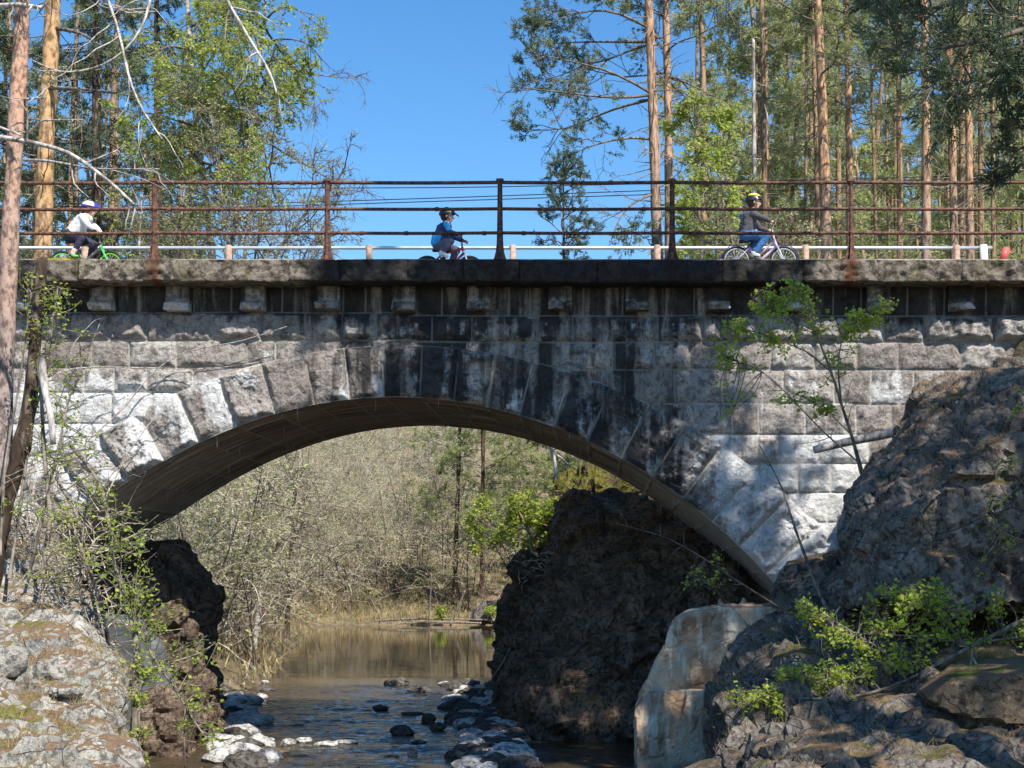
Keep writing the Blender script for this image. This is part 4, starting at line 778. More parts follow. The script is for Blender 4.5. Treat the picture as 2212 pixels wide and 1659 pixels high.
SG = 'dark spruces behind the left end of the bridge'
for k, (lab, bx, tx, Yd, wd) in enumerate((('dark spruce hanging over the far left edge of the frame', -40, -30, 33, 330), ('dense dark spruce behind the white jacketed cyclist', 210, 205, 36, 400), ('dark spruce between the orange pine and the yellow green birch', 345, 335, 40, 360))):
    spruce(lab, (bx, 720), (tx, -500 + 150 * (k == 2)), Yd, wd, 700 + k, L_SPRUCE, SG, 90 if k < 2 else 50, .8)
LBX = lambda lim: (lambda c, rg: topx(c)[0] < lim(topx(c)[1]) + 25 * rg.normal(size=len(c)))
broad('leafy yellow green birch right of the dark spruces', [[(470, 720, 30), (455, 500, 30), (420, 250, 30), (400, -60, 30), (390, -400, 30)], [(480, 720, 30.5), (500, 520, 30.5), (540, 300, 30.5), (570, 60, 30.5), (590, -200, 30.5)]], .09, 111, L_BIRCH, BK_BIRCH, n=60, llen=2.6, leafn=10, lsize=.07, droop=.15, t0=.25, sub=(9, 9),
      extra=[[(560, 60, 30.5), (600, 10, 30), (640, 10, 30), (690, 60, 30)], [(560, 90, 30.5), (610, 85, 30), (660, 80, 30), (697, 130, 30)], [(550, 160, 30.5), (590, 120, 30), (640, 130, 30), (660, 190, 30)], [(440, 150, 30), (420, 60, 29), (400, 100, 28.5), (390, 160, 28.5)], [(440, 250, 30), (400, 150, 29), (370, 190, 28.5), (350, 240, 28.5)]],
      prune=LBX(lambda y: np.where(y < 220, 690, 640 - (y - 220) * .2)))
broad('bare twiggy alder with budding tips spreading left of the open sky', [[(520, 720, 28), (530, 520, 28), (560, 400, 28), (610, 300, 28)], [(500, 720, 28.4), (490, 500, 28.4), (470, 350, 28.4), (455, 240, 28.4)], [(540, 720, 27.6), (600, 540, 27.6), (670, 450, 27.6), (740, 390, 27.6)]], .05, 112, L_OLIVE, BK_GREY, n=42, llen=1.9, leafn=3, lsize=.055, droop=.0, t0=.15, sub=(7, 6), curl=.22,
      prune=LBX(lambda y: np.where(y > 480, 790, 740)))
for k, (st_k, Yk, lab) in enumerate(((([640, 720], [650, 560], [690, 500], [720, 460]), 26.5, 'bare budding bush leaning right just behind the second railing post'), (([560, 720], [560, 560], [540, 480]), 26.5, 'bare bush left of the second railing post'), (([400, 720], [390, 560], [370, 470]), 27, 'bare bush right behind the first railing post'))):
    broad(lab, [[(a, b, Yk) for a, b in st_k]], .03, 113 + 40 * k, L_OLIVE, BK_GREY, n=13, llen=1.15, leafn=2, lsize=.05, t0=.4, sub=(6, 6), name='bush', cat='bush', group='bare bushes behind the railing')
for k, (st_k, lab) in enumerate((([(300, 720, 29), (300, 520, 29), (310, 380, 29)], 'small fresh green birch just left of the first railing post'), ([(420, 720, 29.5), (420, 500, 29.5), (400, 330, 29.5)], 'small fresh green birch right of the first railing post'))):
    broad(lab, [st_k], .05, 114 + 30 * k, L_BIRCH, BK_BIRCH, n=16, llen=1.5, leafn=3, lsize=.06, t0=.2)

# --- mass of forest behind the right side, and thicket seen through the arch
def scatter_trees(rg, spots, gT, gF, gW):
    for (x, y, z, H, wd, kind) in spots:
        tr = resample([[x, y, z], [x + rg.normal() * .3, y, z + H * .5], [x + rg.normal() * .5, y, z + H]], 10); tubes(gT, tr[None], np.linspace(.12 * wd, .04, 10)[None], 6, rg.random())
        n = 26; t = .12 + .88 * rg.random(n); p = inter(tr, t); az = rg.random(n) * 6.28; L_ = wd * 1.9 * (1.1 - .7 * t) * (.5 + .7 * rg.random(n))
        A = grow(rg, p, np.stack([np.cos(az), np.sin(az), .1 + 0 * az], 1), L_, 5, .2, .02); tubes(gW, A, taper(np.full(n, .022), .006, n, 6), 3, rg.random())
        q, d, l, ix, tq = spawn(rg, A, L_, 8, .5, 50, .15); B = grow(rg, q, d, l, 4, .25); tubes(gW, B, taper(np.full(len(B), .011), .005, len(B), 5), 3, rg.random())
        if kind: c = B[:, 1:].reshape(-1, 3); k = rg.random(len(c)) < .75; cb = rg.random(n); cv = np.repeat(np.clip(cb[ix] * .8 + rg.random(len(B)) * .2, 0, 1), 4)[k]; tufts(gF, rg, c[k], nrm(c[k] - np.repeat(q, 4, 0)[k] + 1e-3), (.19), 8, .026, 1., cv)
rg = RNG(21); gT, gF, gW = G(), G(), G(); sp = []
for k in range(120):
    y = rg.uniform(44, 84); a = rg.uniform(1500, 2330); x = (a - VX) / F * y; sp.append((x, y, 3.5 + .0 * y, rg.uniform(10, 24), rg.uniform(.9, 1.5), 1))
scatter_trees(rg, sp, gT, gF, gW)
fo = thing('forest', 'mass of mixed pine forest behind the right hand trunks', 'forest', (12, 60, 3.5)); fo['kind'] = 'stuff'
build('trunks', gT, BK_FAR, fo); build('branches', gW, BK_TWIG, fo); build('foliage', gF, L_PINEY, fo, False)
rg = RNG(22); gT, gF, gW = G(), G(), G(); sp = []
for k in range(40):
    y = rg.uniform(44, 80); a = rg.uniform(-160, 420); x = (a - VX) / F * y; sp.append((x, y, 3.5, rg.uniform(10, 22), rg.uniform(.9, 1.5), 1))
scatter_trees(rg, sp, gT, gF, gW)
fo = thing('forest', 'dark mixed forest mass far behind the left spruces', 'forest', (-20, 60, 3.5)); fo['kind'] = 'stuff'
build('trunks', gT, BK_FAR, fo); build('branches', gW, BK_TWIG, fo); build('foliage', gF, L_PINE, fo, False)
# undergrowth behind the guard rail on the right
rg = RNG(23); gW, gF = G(), G(); N = 260; a = rg.uniform(1290, 2300, N); y = rg.uniform(29, 44, N); p0 = np.stack([(a - VX) / F * y, y, 3.4 + 0 * y], 1); ln = rg.uniform(1., 3.4, N) * np.where(a < 1420, .6, 1)
A = grow(rg, p0, np.stack([rg.normal(size=N) * .4, rg.normal(size=N) * .4, 1 + 0 * y], 1), ln, 6, .2); tubes(gW, A, taper(np.full(N, .016), .005, N, 7), 3, rg.random(N))
q, d, l, ix, tq = spawn(rg, A, ln, 9, .4, 50, .1); B = grow(rg, q, d, l, 5, .28); tubes(gW, B, taper(np.full(len(B), .007), .004, len(B), 6), 3, .6); c = B[:, 1:].reshape(-1, 3); k = rg.random(len(c)) < .7
leaves(gF, rg, c[k], .06, np.repeat(rg.random(len(B)), 5)[k])
ug = thing('undergrowth', 'tangled brush growing behind the guard rail on the right', 'undergrowth', (6, 35, 3.4)); ug['kind'] = 'stuff'; build('twigs', gW, BK_TWIG, ug); build('leaves', gF, L_OLIVE, ug, False)
# thicket through the arch
def thicket(spec, seed, lab, leafm, dens, tw=BK_TWIG, leafsz=.05, loc=(-8, 50, -1)):
    rg = RNG(seed); gS, gW, gF = G(), G(), G()
    for (a0, a1, y0, y1, n, h0, h1) in spec:
        a = rg.uniform(a0, a1, n); y = rg.uniform(y0, y1, n); x = (a - VX) / F * y; z = gh(x, y) - .1; ok = z > WZ - .4; p0 = np.stack([x, y, z], 1)[ok]; N = len(p0); ln = rg.uniform(h0, h1, N)
        S_ = grow(rg, p0, np.stack([rg.normal(size=N) * .28, rg.normal(size=N) * .28, 1 + 0 * p0[:, 0]], 1), ln, 8, .07); tubes(gS, S_, taper(rg.uniform(.02, .055, N), .008, N, 9), 5, rg.random(N))
        q, d, l, ix, tq = spawn(rg, S_, ln, 9, .42, 55, .12); A = grow(rg, q, d, l, 6, .2, .02); tubes(gW, A, taper(np.full(len(A), .013), .006, len(A), 7), 3, rg.random(len(A)))
        q, d, l, ix2, tq = spawn(rg, A, l, 8, .5, 50, .1); B = grow(rg, q, d, l, 5, .25, .0); tubes(gW, B, taper(np.full(len(B), .008), .005, len(B), 6), 3, rg.random(len(B)))
        c = B[:, 1:].reshape(-1, 3); k = rg.random(len(c)) < dens; cs_ = np.repeat(np.clip(.6 * rg.random(N)[ix][ix2] + .4 * rg.random(len(B)), 0, 1), 5); leaves(gF, rg, c[k], leafsz, cs_[k])
    r = thing('thicket', lab, 'thicket', loc); r['kind'] = 'stuff'; build('stems', gS, BK_GREY, r); build('twigs', gW, tw, r); build('leaves', gF, leafm, r, False)
thicket([(250, 560, 31, 45, 42, 3, 6), (300, 640, 44, 66, 60, 4, 7.5), (500, 1080, 76, 84, 90, 4, 8), (540, 1100, 84, 112, 110, 5, 8)], 31, 'pale mass of bare budding shrubs seen through the arch', L_BUD, 1.4, leafsz=.085, tw=BK_BRIGHT)
# far bank grass, logs and shore clutter
rg = RNG(33); g = G(); N = 26000; a = rg.uniform(300, 1250, N); y = np.where(rg.random(N) < .55, rg.uniform(73.6, 88, N), rg.uniform(30, 72, N)); x = (a - VX) / F * y; z = gh(x, y); xc, hw = river(y); ok = (z > WZ + .02); x, y, z = x[ok], y[ok], z[ok]; n = len(x)
b = np.stack([x, y, z], 1); d = rg.normal(size=(n, 3)) * .45; d[:, 2] = 1; l = rg.uniform(.15, .5, n)[:, None]; s = rg.normal(size=(n, 3)) * .018; s[:, 2] = 0; g.add(np.stack([b - s, b + s, b + nrm(d) * l], 1).reshape(-1, 3), np.arange(3 * n).reshape(-1, 3), np.repeat(rg.random(n), 3))
tag(build('dry_grass', g, L_GRASS, None, False), 'dry tan grass on the banks beyond the arch', 'grass', kind='stuff')
for k, (lab, pts, r_) in enumerate((('long grey drift log lying along the far shore', [(810, 1341, 73), (900, 1336, 73), (1000, 1338, 73), (1085, 1341, 73)], .05), ('thin bleached drift log in front of the far shore', [(860, 1347, 72), (950, 1344, 72), (1040, 1346, 72)], .05), ('pale leaning pole rising from the far shore', [(975, 1342, 72.5), (990, 1310, 72.5), (1005, 1275, 72.5)], .045), ('short pale upright stick at the left of the far shore', [(926, 1342, 72), (930, 1290, 72), (932, 1240, 72)], .04))):
    g = G(); tubes(g, resample(PP(pts), 14)[None], np.full((1, 14), r_), 7, .8); tag(build('drift_log', g, BK_GREY), lab, 'log')
rock('boulder', 'dark rounded boulder on the far shore near the cliff', [([(1015, 1342), (1025, 1315), (1060, 1295), (1100, 1305), (1110, 1342)], 73.5), ([(1010, 1342), (1020, 1310), (1060, 1288), (1105, 1300), (1112, 1342)], 75)], R_MID, .15, .2, .6, 61, 'boulder')
# two slim pines and trees in the arch
for k, (a, b_, Yd, lab) in enumerate(((982, 993, 78, 'left one of the two slim pines seen through the arch'), (1041, 1043, 76, 'right one of the two slim pines seen through the arch'))):
    pine(lab, PP([(a, 1290), (a + 2, 1200), ((a + b_) / 2 + 2, 1050), (b_, 920), (b_ + 2, 800)], Yd), .13, .08, 46, .32, 1., 3.2, 120 + k, L_PINEY, BK_DARK, .05, (), .9, 'slim pines beyond the pool', needle=.15, w=.016, cvb=(.2, 1.), dead=6, sub=(5, 5), prune=lambda c, rg: rg.random(len(c)) < .6)
for k, (a, b_, Yd, lab) in enumerate(((1120, 1125, 86, 'pine partly hidden behind the right haunch of the arch'), (1190, 1195, 88, 'rightmost pine crown above the mossy crag'), (1290, 1290, 80, 'dark young pine behind the top of the mossy crag'))):
    pine(lab, PP([(a, 1290), (a + 2, 1200), ((a + b_) / 2, 1050), (b_, 920), (b_ + 2, 830)], Yd), .12, .06, 44, .25, 1., 3.4, 130 + k, L_PINEY, BK_FAR, .05, (), .9, 'pines beyond the crag', needle=.16, w=.018, cvb=(.2, 1.), dead=4, sub=(6, 5))
for k, (pts, lab) in enumerate((([(482, 1420), (488, 1330), (494, 1240), (500, 1150), (504, 1080)], 'pale straight birch trunk nearest the dark pillar'), ([(548, 1400), (560, 1310), (566, 1230), (575, 1160), (585, 1060)], 'leaning pale birch right of the straight birch trunk'), ([(620, 1380), (622, 1290), (628, 1190), (640, 1050)], 'thin dark alder overhanging the pool'))):
    broad(lab, [[(q[0], q[1], 38 + 3 * k) for q in pts]], .085, 140 + k, L_OLIVE, BK_BIRCH if k < 2 else BK_DARK, n=26, llen=2.4, leafn=1, lsize=.05, t0=.15, droop=.05, sub=(7, 6), rsub=.012, name='birch_tree' if k < 2 else 'alder_tree', extra=[[(q[0], q[1], 37) for q in e] for e in ([[(480, 1330), (540, 1300), (640, 1330), (690, 1370)]], [[(560, 1150), (640, 1170), (700, 1200), (760, 1230)]], [[(560, 1080), (640, 1100), (720, 1130), (700, 1080)]])[k]])
broad('bright yellow green shrub on top of the dark cliff', [[(1170, 1230, 28), (1150, 1170, 28), (1130, 1120, 28), (1110, 1090, 28)], [(1180, 1220, 28.4), (1190, 1150, 28.2), (1180, 1100, 28)], [(1120, 1260, 29), (1090, 1180, 29), (1060, 1130, 29), (1045, 1110, 29)]], .03, 151, L_SPRING, BK_GREY, n=30, llen=.8, leafn=6, lsize=.07, t0=.3, name='shrub', cat='shrub', sub=(5, 5))
for k, (q, lab) in enumerate(((958, 'tiny green shrub on the far shore between the two slim pines'), (1062, 'tiny green shrub in front of the far shore boulder'))): broad(lab, [[(q, 1345, 73), (q - 4, 1330, 73), (q + 1, 1316, 73)]], .03, 152 + k, L_SPRING, BK_GREY, n=6, llen=.6, leafn=5, lsize=.12, name='shrub', cat='shrub', sub=(4, 4))
hs_ = thing('dead_tree', 'crooked white dead stem rising beside the mossy crag', 'tree', P(1200, 1060, 33)); g = G(); tubes(g, resample(PP([(1202, 1060), (1200, 1000), (1195, 975), (1180, 950), (1174, 930)], 33), 12)[None], np.full((1, 12), .04), 7, .9); tubes(g, resample(PP([(1198, 980), (1215, 990), (1228, 1005)], 33), 6)[None], np.full((1, 6), .025), 6, .9); build('trunk', g, BK_DEAD, hs_)
# roots and twigs hanging off the cliff
rg = RNG(35); g = G(); n = 60; a = rg.uniform(1120, 1420, n); b_ = 1150 + rg.uniform(0, 60, n) + (1290 - a).clip(0) * .3; p0 = np.stack([(a - VX) / F * 26.3, 26.3 + 0 * a, (VY - b_) / F * 26.3], 1)
A = grow(rg, p0, np.stack([rg.normal(size=n), -.6 + rg.normal(size=n) * .3, rg.normal(size=n) * .4], 1), rg.uniform(.2, .8, n), 7, .4, .06); tubes(g, A, taper(np.full(n, .012), .004, n, 8), 4, .7)
tubes(g, resample(PP([(1180, 1300, 26), (1110, 1375, 25.8), (1095, 1420, 25.6), (1060, 1470, 25.4), (1030, 1500, 25.3)]), 12)[None], np.linspace(.025, .006, 12)[None], 5, .3)
tag(build('exposed_roots', g, BK_TWIG), 'dry roots and twigs hanging over the cliff edge', 'roots')

# ---------------------------------------------------------------- near shrubs
def shrub(label, name, stems, clusters, seed, leafm, bark=None, lsize=.045, leafn=10, cat='shrub', tw=.5, extra_twigs=0):
    rg = RNG(seed); root = thing(name, label, cat, P(*stems[0][0][0])); gs, gb, gf = G(), G(), G(); allp = []
    for pts, ra, rb in stems: p = resample(PP(pts), 22); tubes(gs, p[None], (np.linspace(ra, rb, 22) * (1 + .08 * rg.normal(size=22)))[None], 7, .6); allp.append(p)
    AP = np.concatenate(allp)
    for cx, cy, cr, Yd, n in clusters:
        s_ = F / Yd; a = rg.random(n) * 6.28; r = cr * np.sqrt(rg.random(n)); tip = np.stack([(cx + r * np.cos(a) - VX) / s_, Yd + rg.normal(size=n) * cr / s_ * .5, (VY - cy - r * np.sin(a) * .7) / s_], 1)
        for q in tip:
            d = np.linalg.norm(AP - q, axis=1); j = np.argsort(d)[:6]; o = AP[rg.choice(j)]; dd = q - o; L_ = np.linalg.norm(dd); mid = o + dd * .5 + rg.normal(size=3) * L_ * .12 + [0, 0, .08 * L_]
            if L_ > .9: o = q - dd / L_ * .9; mid = (o + q) / 2 + rg.normal(size=3) * .06
            tp = resample([o, mid, q], 7); tubes(gb, tp[None], np.linspace(.006, .0025, 7)[None], 4, .5); t = rg.uniform(.35, 1, leafn); c = inter(tp, t) + rg.normal(size=(leafn, 3)) * .03; leaves(gf, rg, c, lsize, np.clip(rg.random() * .6 + rg.random(leafn) * .4, 0, 1), .1, .72)
    if extra_twigs:
        ln = np.array([np.linalg.norm(p[-1] - p[0]) for p in allp]); A = np.stack(allp); q, d, l, ix, tq = spawn(rg, A, ln, extra_twigs, .35, 50, .1); B = grow(rg, q, d, l * tw, 6, .25, .03); tubes(gb, B, taper(np.full(len(B), .006), .002, len(B), 7), 4, .8)
    build('stem', gs, bark or BK_GREY, root); build('twigs', gb, BK_GREY, root); build('leaves', gf, leafm, root, False); return root
Yl = 15.2
shrub('thin multi stemmed shrub with small green leaves in front of the left arch foot', 'shrub', [
    ([(290, 1700, 14), (292, 1450, 14.5), (300, 1400, 14.6), (285, 1330, 14.8), (260, 1260, 15), (238, 1180, 15.2), (234, 1090, 15.3), (205, 1020, 15.6), (150, 960, 16)], .035, .02),
    ([(285, 1330, 14.8), (330, 1420, 14.5), (380, 1490, 14.3), (420, 1560, 14.2), (450, 1600, 14)], .02, .008), ([(220, 1390, 15.4), (200, 1290, 15.5), (180, 1200, 15.6), (172, 1120, 15.8), (120, 1030, 16)], .022, .016),
    ([(235, 1400, 15.4), (225, 1330, 15.5), (200, 1250, 15.4), (165, 1160, 15.4), (140, 1080, 15.6)], .022, .014), ([(200, 1390, 15.5), (178, 1320, 15.5), (172, 1240, 15.5), (178, 1160, 15.5), (188, 1080, 15.5)], .018, .01),
    ([(225, 1410, 14.8), (260, 1450, 14.6), (280, 1480, 14.5), (310, 1540, 14.3)], .014, .008), ([(400, 1520, 14.2), (398, 1590, 14.2), (400, 1659, 14.2)], .01, .006), ([(330, 1425, 14.5), (300, 1500, 14.4), (300, 1600, 14.2), (312, 1680, 14.2)], .012, .008)],
    [(130, 1100, 60, 15.2, 16), (150, 1200, 60, 15, 22), (220, 1060, 40, 15.2, 12), (270, 1120, 40, 15, 12), (330, 1125, 40, 15, 6), (300, 1190, 40, 14.8, 12), (280, 1260, 45, 14.8, 16), (250, 1320, 50, 14.8, 18), (330, 1260, 40, 14.8, 10), (370, 1320, 45, 14.6, 14), (320, 1350, 40, 14.6, 12), (420, 1400, 50, 14.4, 10), (300, 1440, 40, 14.4, 14), (360, 1460, 40, 14.4, 10), (290, 1500, 30, 14.3, 12), (440, 1500, 50, 14.3, 12), (420, 1580, 45, 14.2, 12), (300, 1590, 35, 14.2, 10), (470, 1590, 30, 14.2, 8), (210, 1220, 40, 15, 12), (90, 1250, 50, 15.2, 12), (310, 1640, 15, 14, 5)], 201, L_SPRING, BK_GREY, .042, 9, extra_twigs=9)
shrub('green leafed shrub climbing the dark dead trunk at the left edge', 'shrub', [
    ([(20, 1250, 15.6), (45, 1080, 15.8), (70, 900, 16), (105, 800, 16), (112, 700, 16), (125, 620, 16)], .02, .008), ([(60, 1250, 15.6), (100, 1080, 15.6), (130, 950, 15.8), (150, 850, 16), (190, 760, 16.2), (215, 700, 16.4)], .018, .006),
    ([(0, 1200, 15.6), (10, 1000, 15.8), (40, 840, 16), (60, 700, 16), (70, 600, 16)], .018, .006), ([(90, 1240, 15.4), (110, 1120, 15.5), (95, 980, 15.7), (88, 830, 15.9), (78, 760, 16)], .028, .016)],
    [(110, 640, 50, 16, 22), (85, 700, 45, 16, 18), (140, 720, 40, 16, 12), (110, 790, 45, 16, 16), (160, 800, 40, 16, 10), (90, 860, 50, 16, 14), (150, 880, 50, 16, 14), (70, 960, 50, 15.8, 12), (190, 930, 45, 15.8, 10), (130, 1000, 55, 15.6, 14), (60, 1090, 50, 15.6, 10), (60, 590, 20, 16, 6), (210, 1000, 40, 15.6, 8)], 202, L_SPRING, BK_GREY, .042, 8, extra_twigs=12)
g = G(); tr = resample(PP([(-30, 1330, 15.8), (5, 1110, 15.9), (45, 980, 15.9), (68, 850, 16), (78, 700, 16), (92, 560, 16.1)]), 20); tubes(g, tr[None], (np.linspace(.11, .055, 20) * (1 + .08 * RNG(3).normal(size=20)))[None], 10, .2); st2 = thing('dead_tree', 'dark rotten leaning trunk beside the left end of the bridge', 'tree', tr[0]); build('trunk', g, BK_DARK, st2)
g = G(); tubes(g, resample(PP([(90, 770, 15.7), (95, 840, 15.7), (110, 890, 15.6), (115, 960, 15.6)]), 9)[None], np.linspace(.045, .03, 9)[None], 8, .9); build('broken_limb', g, BK_DEAD, st2)
shrub('long bare creeper branches lying across the left blocks of the bridge', 'creeper', [
    ([(60, 1180, 18.5), (100, 800, 20.3), (180, 791, 20.7), (320, 795, 20.8), (470, 798, 20.8), (560, 782, 20.75)], .014, .006), ([(180, 960, 20.5), (270, 880, 20.7), (330, 800, 20.75), (400, 757, 20.75), (520, 738, 20.75), (620, 705, 20.7)], .012, .004), ([(225, 1080, 20.3), (275, 980, 20.6), (330, 905, 20.7), (380, 870, 20.7)], .012, .005),
    ([(150, 880, 20.6), (215, 845, 20.7), (300, 805, 20.75)], .009, .004), ([(140, 800, 20.6), (160, 740, 20.6), (205, 690, 20.6), (217, 688, 20.6)], .008, .004)], [], 203, L_SPRING, BK_DEAD, extra_twigs=3)
# dry twig litter pile, left bank
rg = RNG(36); g = G(); n = 420; a = rg.uniform(-60, 235, n); b_ = rg.uniform(960, 1400, n) + 40; ok = b_ > 1000 + (a - 0) * 1.1 - 150; a, b_ = a[ok], b_[ok]; n = len(a); y = 19.6 - (b_ - 1000) * .011; p0 = np.stack([(a - VX) / F * y, y, (VY - b_) / F * y], 1)
A = grow(rg, p0, np.stack([rg.normal(size=n), rg.normal(size=n) * .5, .5 + rg.normal(size=n) * .7], 1), rg.uniform(.25, 1.2, n), 7, .25, .02); tubes(g, A, taper(rg.uniform(.004, .014, n), .003, n, 8), 4, rg.random(n))
tag(build('dry_brush', g, BK_TWIG), 'tangle of dry twigs piled on the left bank below the arch foot', 'brush', kind='stuff')
# right sapling across the wall
Ys = 18.6
shrub('slender leafy sapling growing from the big boulder across the bridge wall', 'sapling', [
    ([(1872, 1062, 18.9), (1856, 1000, 18.8), (1840, 940, 18.7), (1818, 875, 18.6), (1797, 805, 18.5), (1765, 725, 18.4), (1740, 660, 18.4), (1712, 590, 18.4)], .028, .006), ([(1818, 875, 18.6), (1810, 800, 18.5), (1815, 740, 18.5), (1850, 695, 18.5), (1930, 655, 18.5)], .012, .004),
    ([(1797, 805, 18.5), (1745, 760, 18.4), (1660, 725, 18.4), (1570, 700, 18.4)], .01, .004), ([(1856, 1000, 18.8), (1775, 930, 18.6), (1700, 850, 18.5), (1640, 795, 18.5), (1560, 770, 18.5)], .011, .004), ([(1840, 940, 18.7), (1790, 890, 18.6), (1740, 860, 18.5), (1700, 840, 18.5)], .008, .003), ([(1765, 725, 18.4), (1700, 690, 18.4), (1620, 640, 18.4)], .007, .003)],
    [(1690, 620, 40, 18.4, 18), (1735, 640, 35, 18.4, 16), (1660, 660, 45, 18.4, 16), (1770, 690, 40, 18.4, 16), (1860, 690, 40, 18.5, 16), (1900, 665, 35, 18.5, 14), (1830, 720, 35, 18.5, 10), (1620, 700, 50, 18.4, 18), (1580, 730, 50, 18.4, 14), (1560, 780, 45, 18.5, 12), (1640, 760, 50, 18.4, 12), (1690, 730, 40, 18.4, 12), (1760, 850, 35, 18.5, 8), (1785, 888, 16, 18.5, 10), (1560, 905, 25, 18.4, 7), (1820, 770, 40, 18.5, 8), (1900, 715, 30, 18.5, 6), (1700, 870, 25, 18.4, 5)], 204, L_SPRING, BK_GREY, .060, 12, extra_twigs=6)
g = G(); tubes(g, resample(PP([(1758, 972, 19.6), (1850, 950, 19.6), (1925, 936, 19.5), (1985, 915, 19.4)]), 14)[None], np.linspace(.05, .07, 14)[None], 9, .8); tag(build('fallen_log', g, BK_DEAD), 'pale fallen log propped between the bridge wall and the big boulder', 'log')
# lower right sapling and bush
shrub('spreading leafy shrub over the dark rocks at lower right', 'shrub', [
    ([(1850, 1420, 16), (1800, 1345, 16.4), (1765, 1270, 16.8), (1735, 1190, 17.2), (1710, 1120, 17.6), (1690, 1050, 17.9), (1640, 960, 18)], .028, .006), ([(2230, 1330, 15), (2090, 1400, 15), (1960, 1470, 15), (1880, 1500, 14.8), (1780, 1512, 14.6), (1690, 1505, 14.6), (1580, 1525, 14.5)], .026, .005),
    ([(2250, 1370, 15), (2100, 1390, 15), (1960, 1372, 15), (1850, 1370, 15), (1770, 1345, 15.2), (1720, 1300, 15.2)], .013, .004), ([(1960, 1470, 15), (1900, 1400, 15), (1850, 1370, 15), (1800, 1340, 15)], .012, .004), ([(1880, 1500, 14.8), (1930, 1540, 14.6), (1970, 1590, 14.5)], .008, .003), ([(2090, 1400, 15), (2040, 1340, 15), (1990, 1300, 15), (1960, 1270, 15)], .01, .004),
    ([(1880, 1455, 15), (1800, 1480, 14.8), (1720, 1455, 14.8), (1660, 1500, 14.6)], .009, .004), ([(1840, 1290, 16), (1930, 1210, 16), (2040, 1190, 16), (2100, 1240, 15.8), (2150, 1300, 15.5)], .012, .01)],
    [(1600, 1510, 40, 14.5, 12), (1650, 1490, 30, 14.6, 10), (1720, 1460, 45, 14.8, 26), (1780, 1460, 50, 14.8, 24), (1820, 1500, 35, 14.8, 10), (1690, 1520, 30, 14.6, 8), (1750, 1340, 40, 15.2, 16), (1790, 1370, 40, 15.2, 16), (1830, 1400, 45, 15, 20), (1870, 1440, 45, 15, 20), (1910, 1330, 45, 15, 20), (1890, 1290, 25, 15, 8), (1960, 1300, 45, 15, 22), (2020, 1280, 45, 15, 24), (2060, 1320, 45, 15, 16), (1990, 1350, 40, 15, 14), (1940, 1420, 45, 15, 18), (2000, 1420, 30, 15, 8), (2060, 1370, 40, 15, 12), (2140, 1290, 30, 15, 10), (2190, 1365, 35, 15, 12), (2120, 1380, 30, 15, 8), (1925, 1545, 22, 14.6, 8), (1965, 1580, 15, 14.5, 9), (1700, 1560, 20, 14.5, 4), (1740, 1310, 25, 15.4, 8), (1660, 1520, 25, 14.6, 6)], 205, L_SPRING, BK_GREY, .055, 11, extra_twigs=8)
shrub('thin twig with a few leaves stretching in front of the dark cliff', 'twig', [([(1680, 1310, 19.5), (1600, 1260, 19.4), (1520, 1205, 19.4), (1440, 1160, 19.4), (1330, 1130, 19.4)], .014, .003), ([(1650, 1395, 19.2), (1590, 1320, 19.2), (1550, 1280, 19.2), (1530, 1260, 19.2)], .008, .003)], [(1510, 1265, 35, 19.2, 9), (1545, 1200, 18, 19.3, 5), (1490, 1250, 20, 19.2, 5), (1560, 1245, 18, 19.3, 4)], 206, L_SPRING, BK_GREY, .05, 6, extra_twigs=6)
shrub('sparse leaves hanging at the right edge in front of the big boulder', 'shrub', [([(2330, 1200, 14.5), (2260, 1100, 14.5), (2190, 1020, 14.5), (2150, 980, 14.5)], .01, .003), ([(2330, 1250, 14.5), (2250, 1180, 14.5), (2160, 1150, 14.5), (2120, 1060, 14.5)], .01, .003), ([(2300, 900, 14.5), (2240, 840, 14.5), (2180, 900, 14.5)], .008, .003)], [(2180, 1010, 35, 14.5, 8), (2150, 1080, 35, 14.5, 9), (2170, 1160, 40, 14.5, 10), (2200, 900, 25, 14.5, 4), (2205, 840, 18, 14.5, 3), (2110, 1240, 30, 14.5, 5)], 207, L_SPRING, BK_GREY, .045, 5)
# dead hanging sticks in the lower right corner
g = G(); rg = RNG(37)
for pts in ([(1760, 1545, 14.4), (1735, 1600, 14.4), (1700, 1660, 14.4), (1690, 1700, 14.4)], [(1815, 1310, 15.5), (1780, 1360, 15.5), (1770, 1400, 15.4), (1790, 1440, 15.4)], [(2100, 1400, 14.6), (2095, 1480, 14.6), (2070, 1560, 14.6), (2040, 1620, 14.6)], [(2020, 1480, 14.6), (2100, 1530, 14.6), (2180, 1570, 14.6)], [(2100, 1420, 14.6), (2130, 1470, 14.6), (2110, 1520, 14.6)]):
    p = resample(PP(pts), 10); tubes(g, p[None], np.linspace(.012, .004, 10)[None], 5, .7); q, d, l, ix, tq = spawn(rg, p[None], np.array([.8]), 6, .5, 45, .3); B = grow(rg, q, d, l, 5, .3, .05); tubes(g, B, taper(np.full(len(B), .005), .002, len(B), 6), 4, .7)
tag(build('dead_twigs', g, BK_TWIG), 'dry dead twigs dangling over the lower right rocks', 'twigs', kind='stuff')

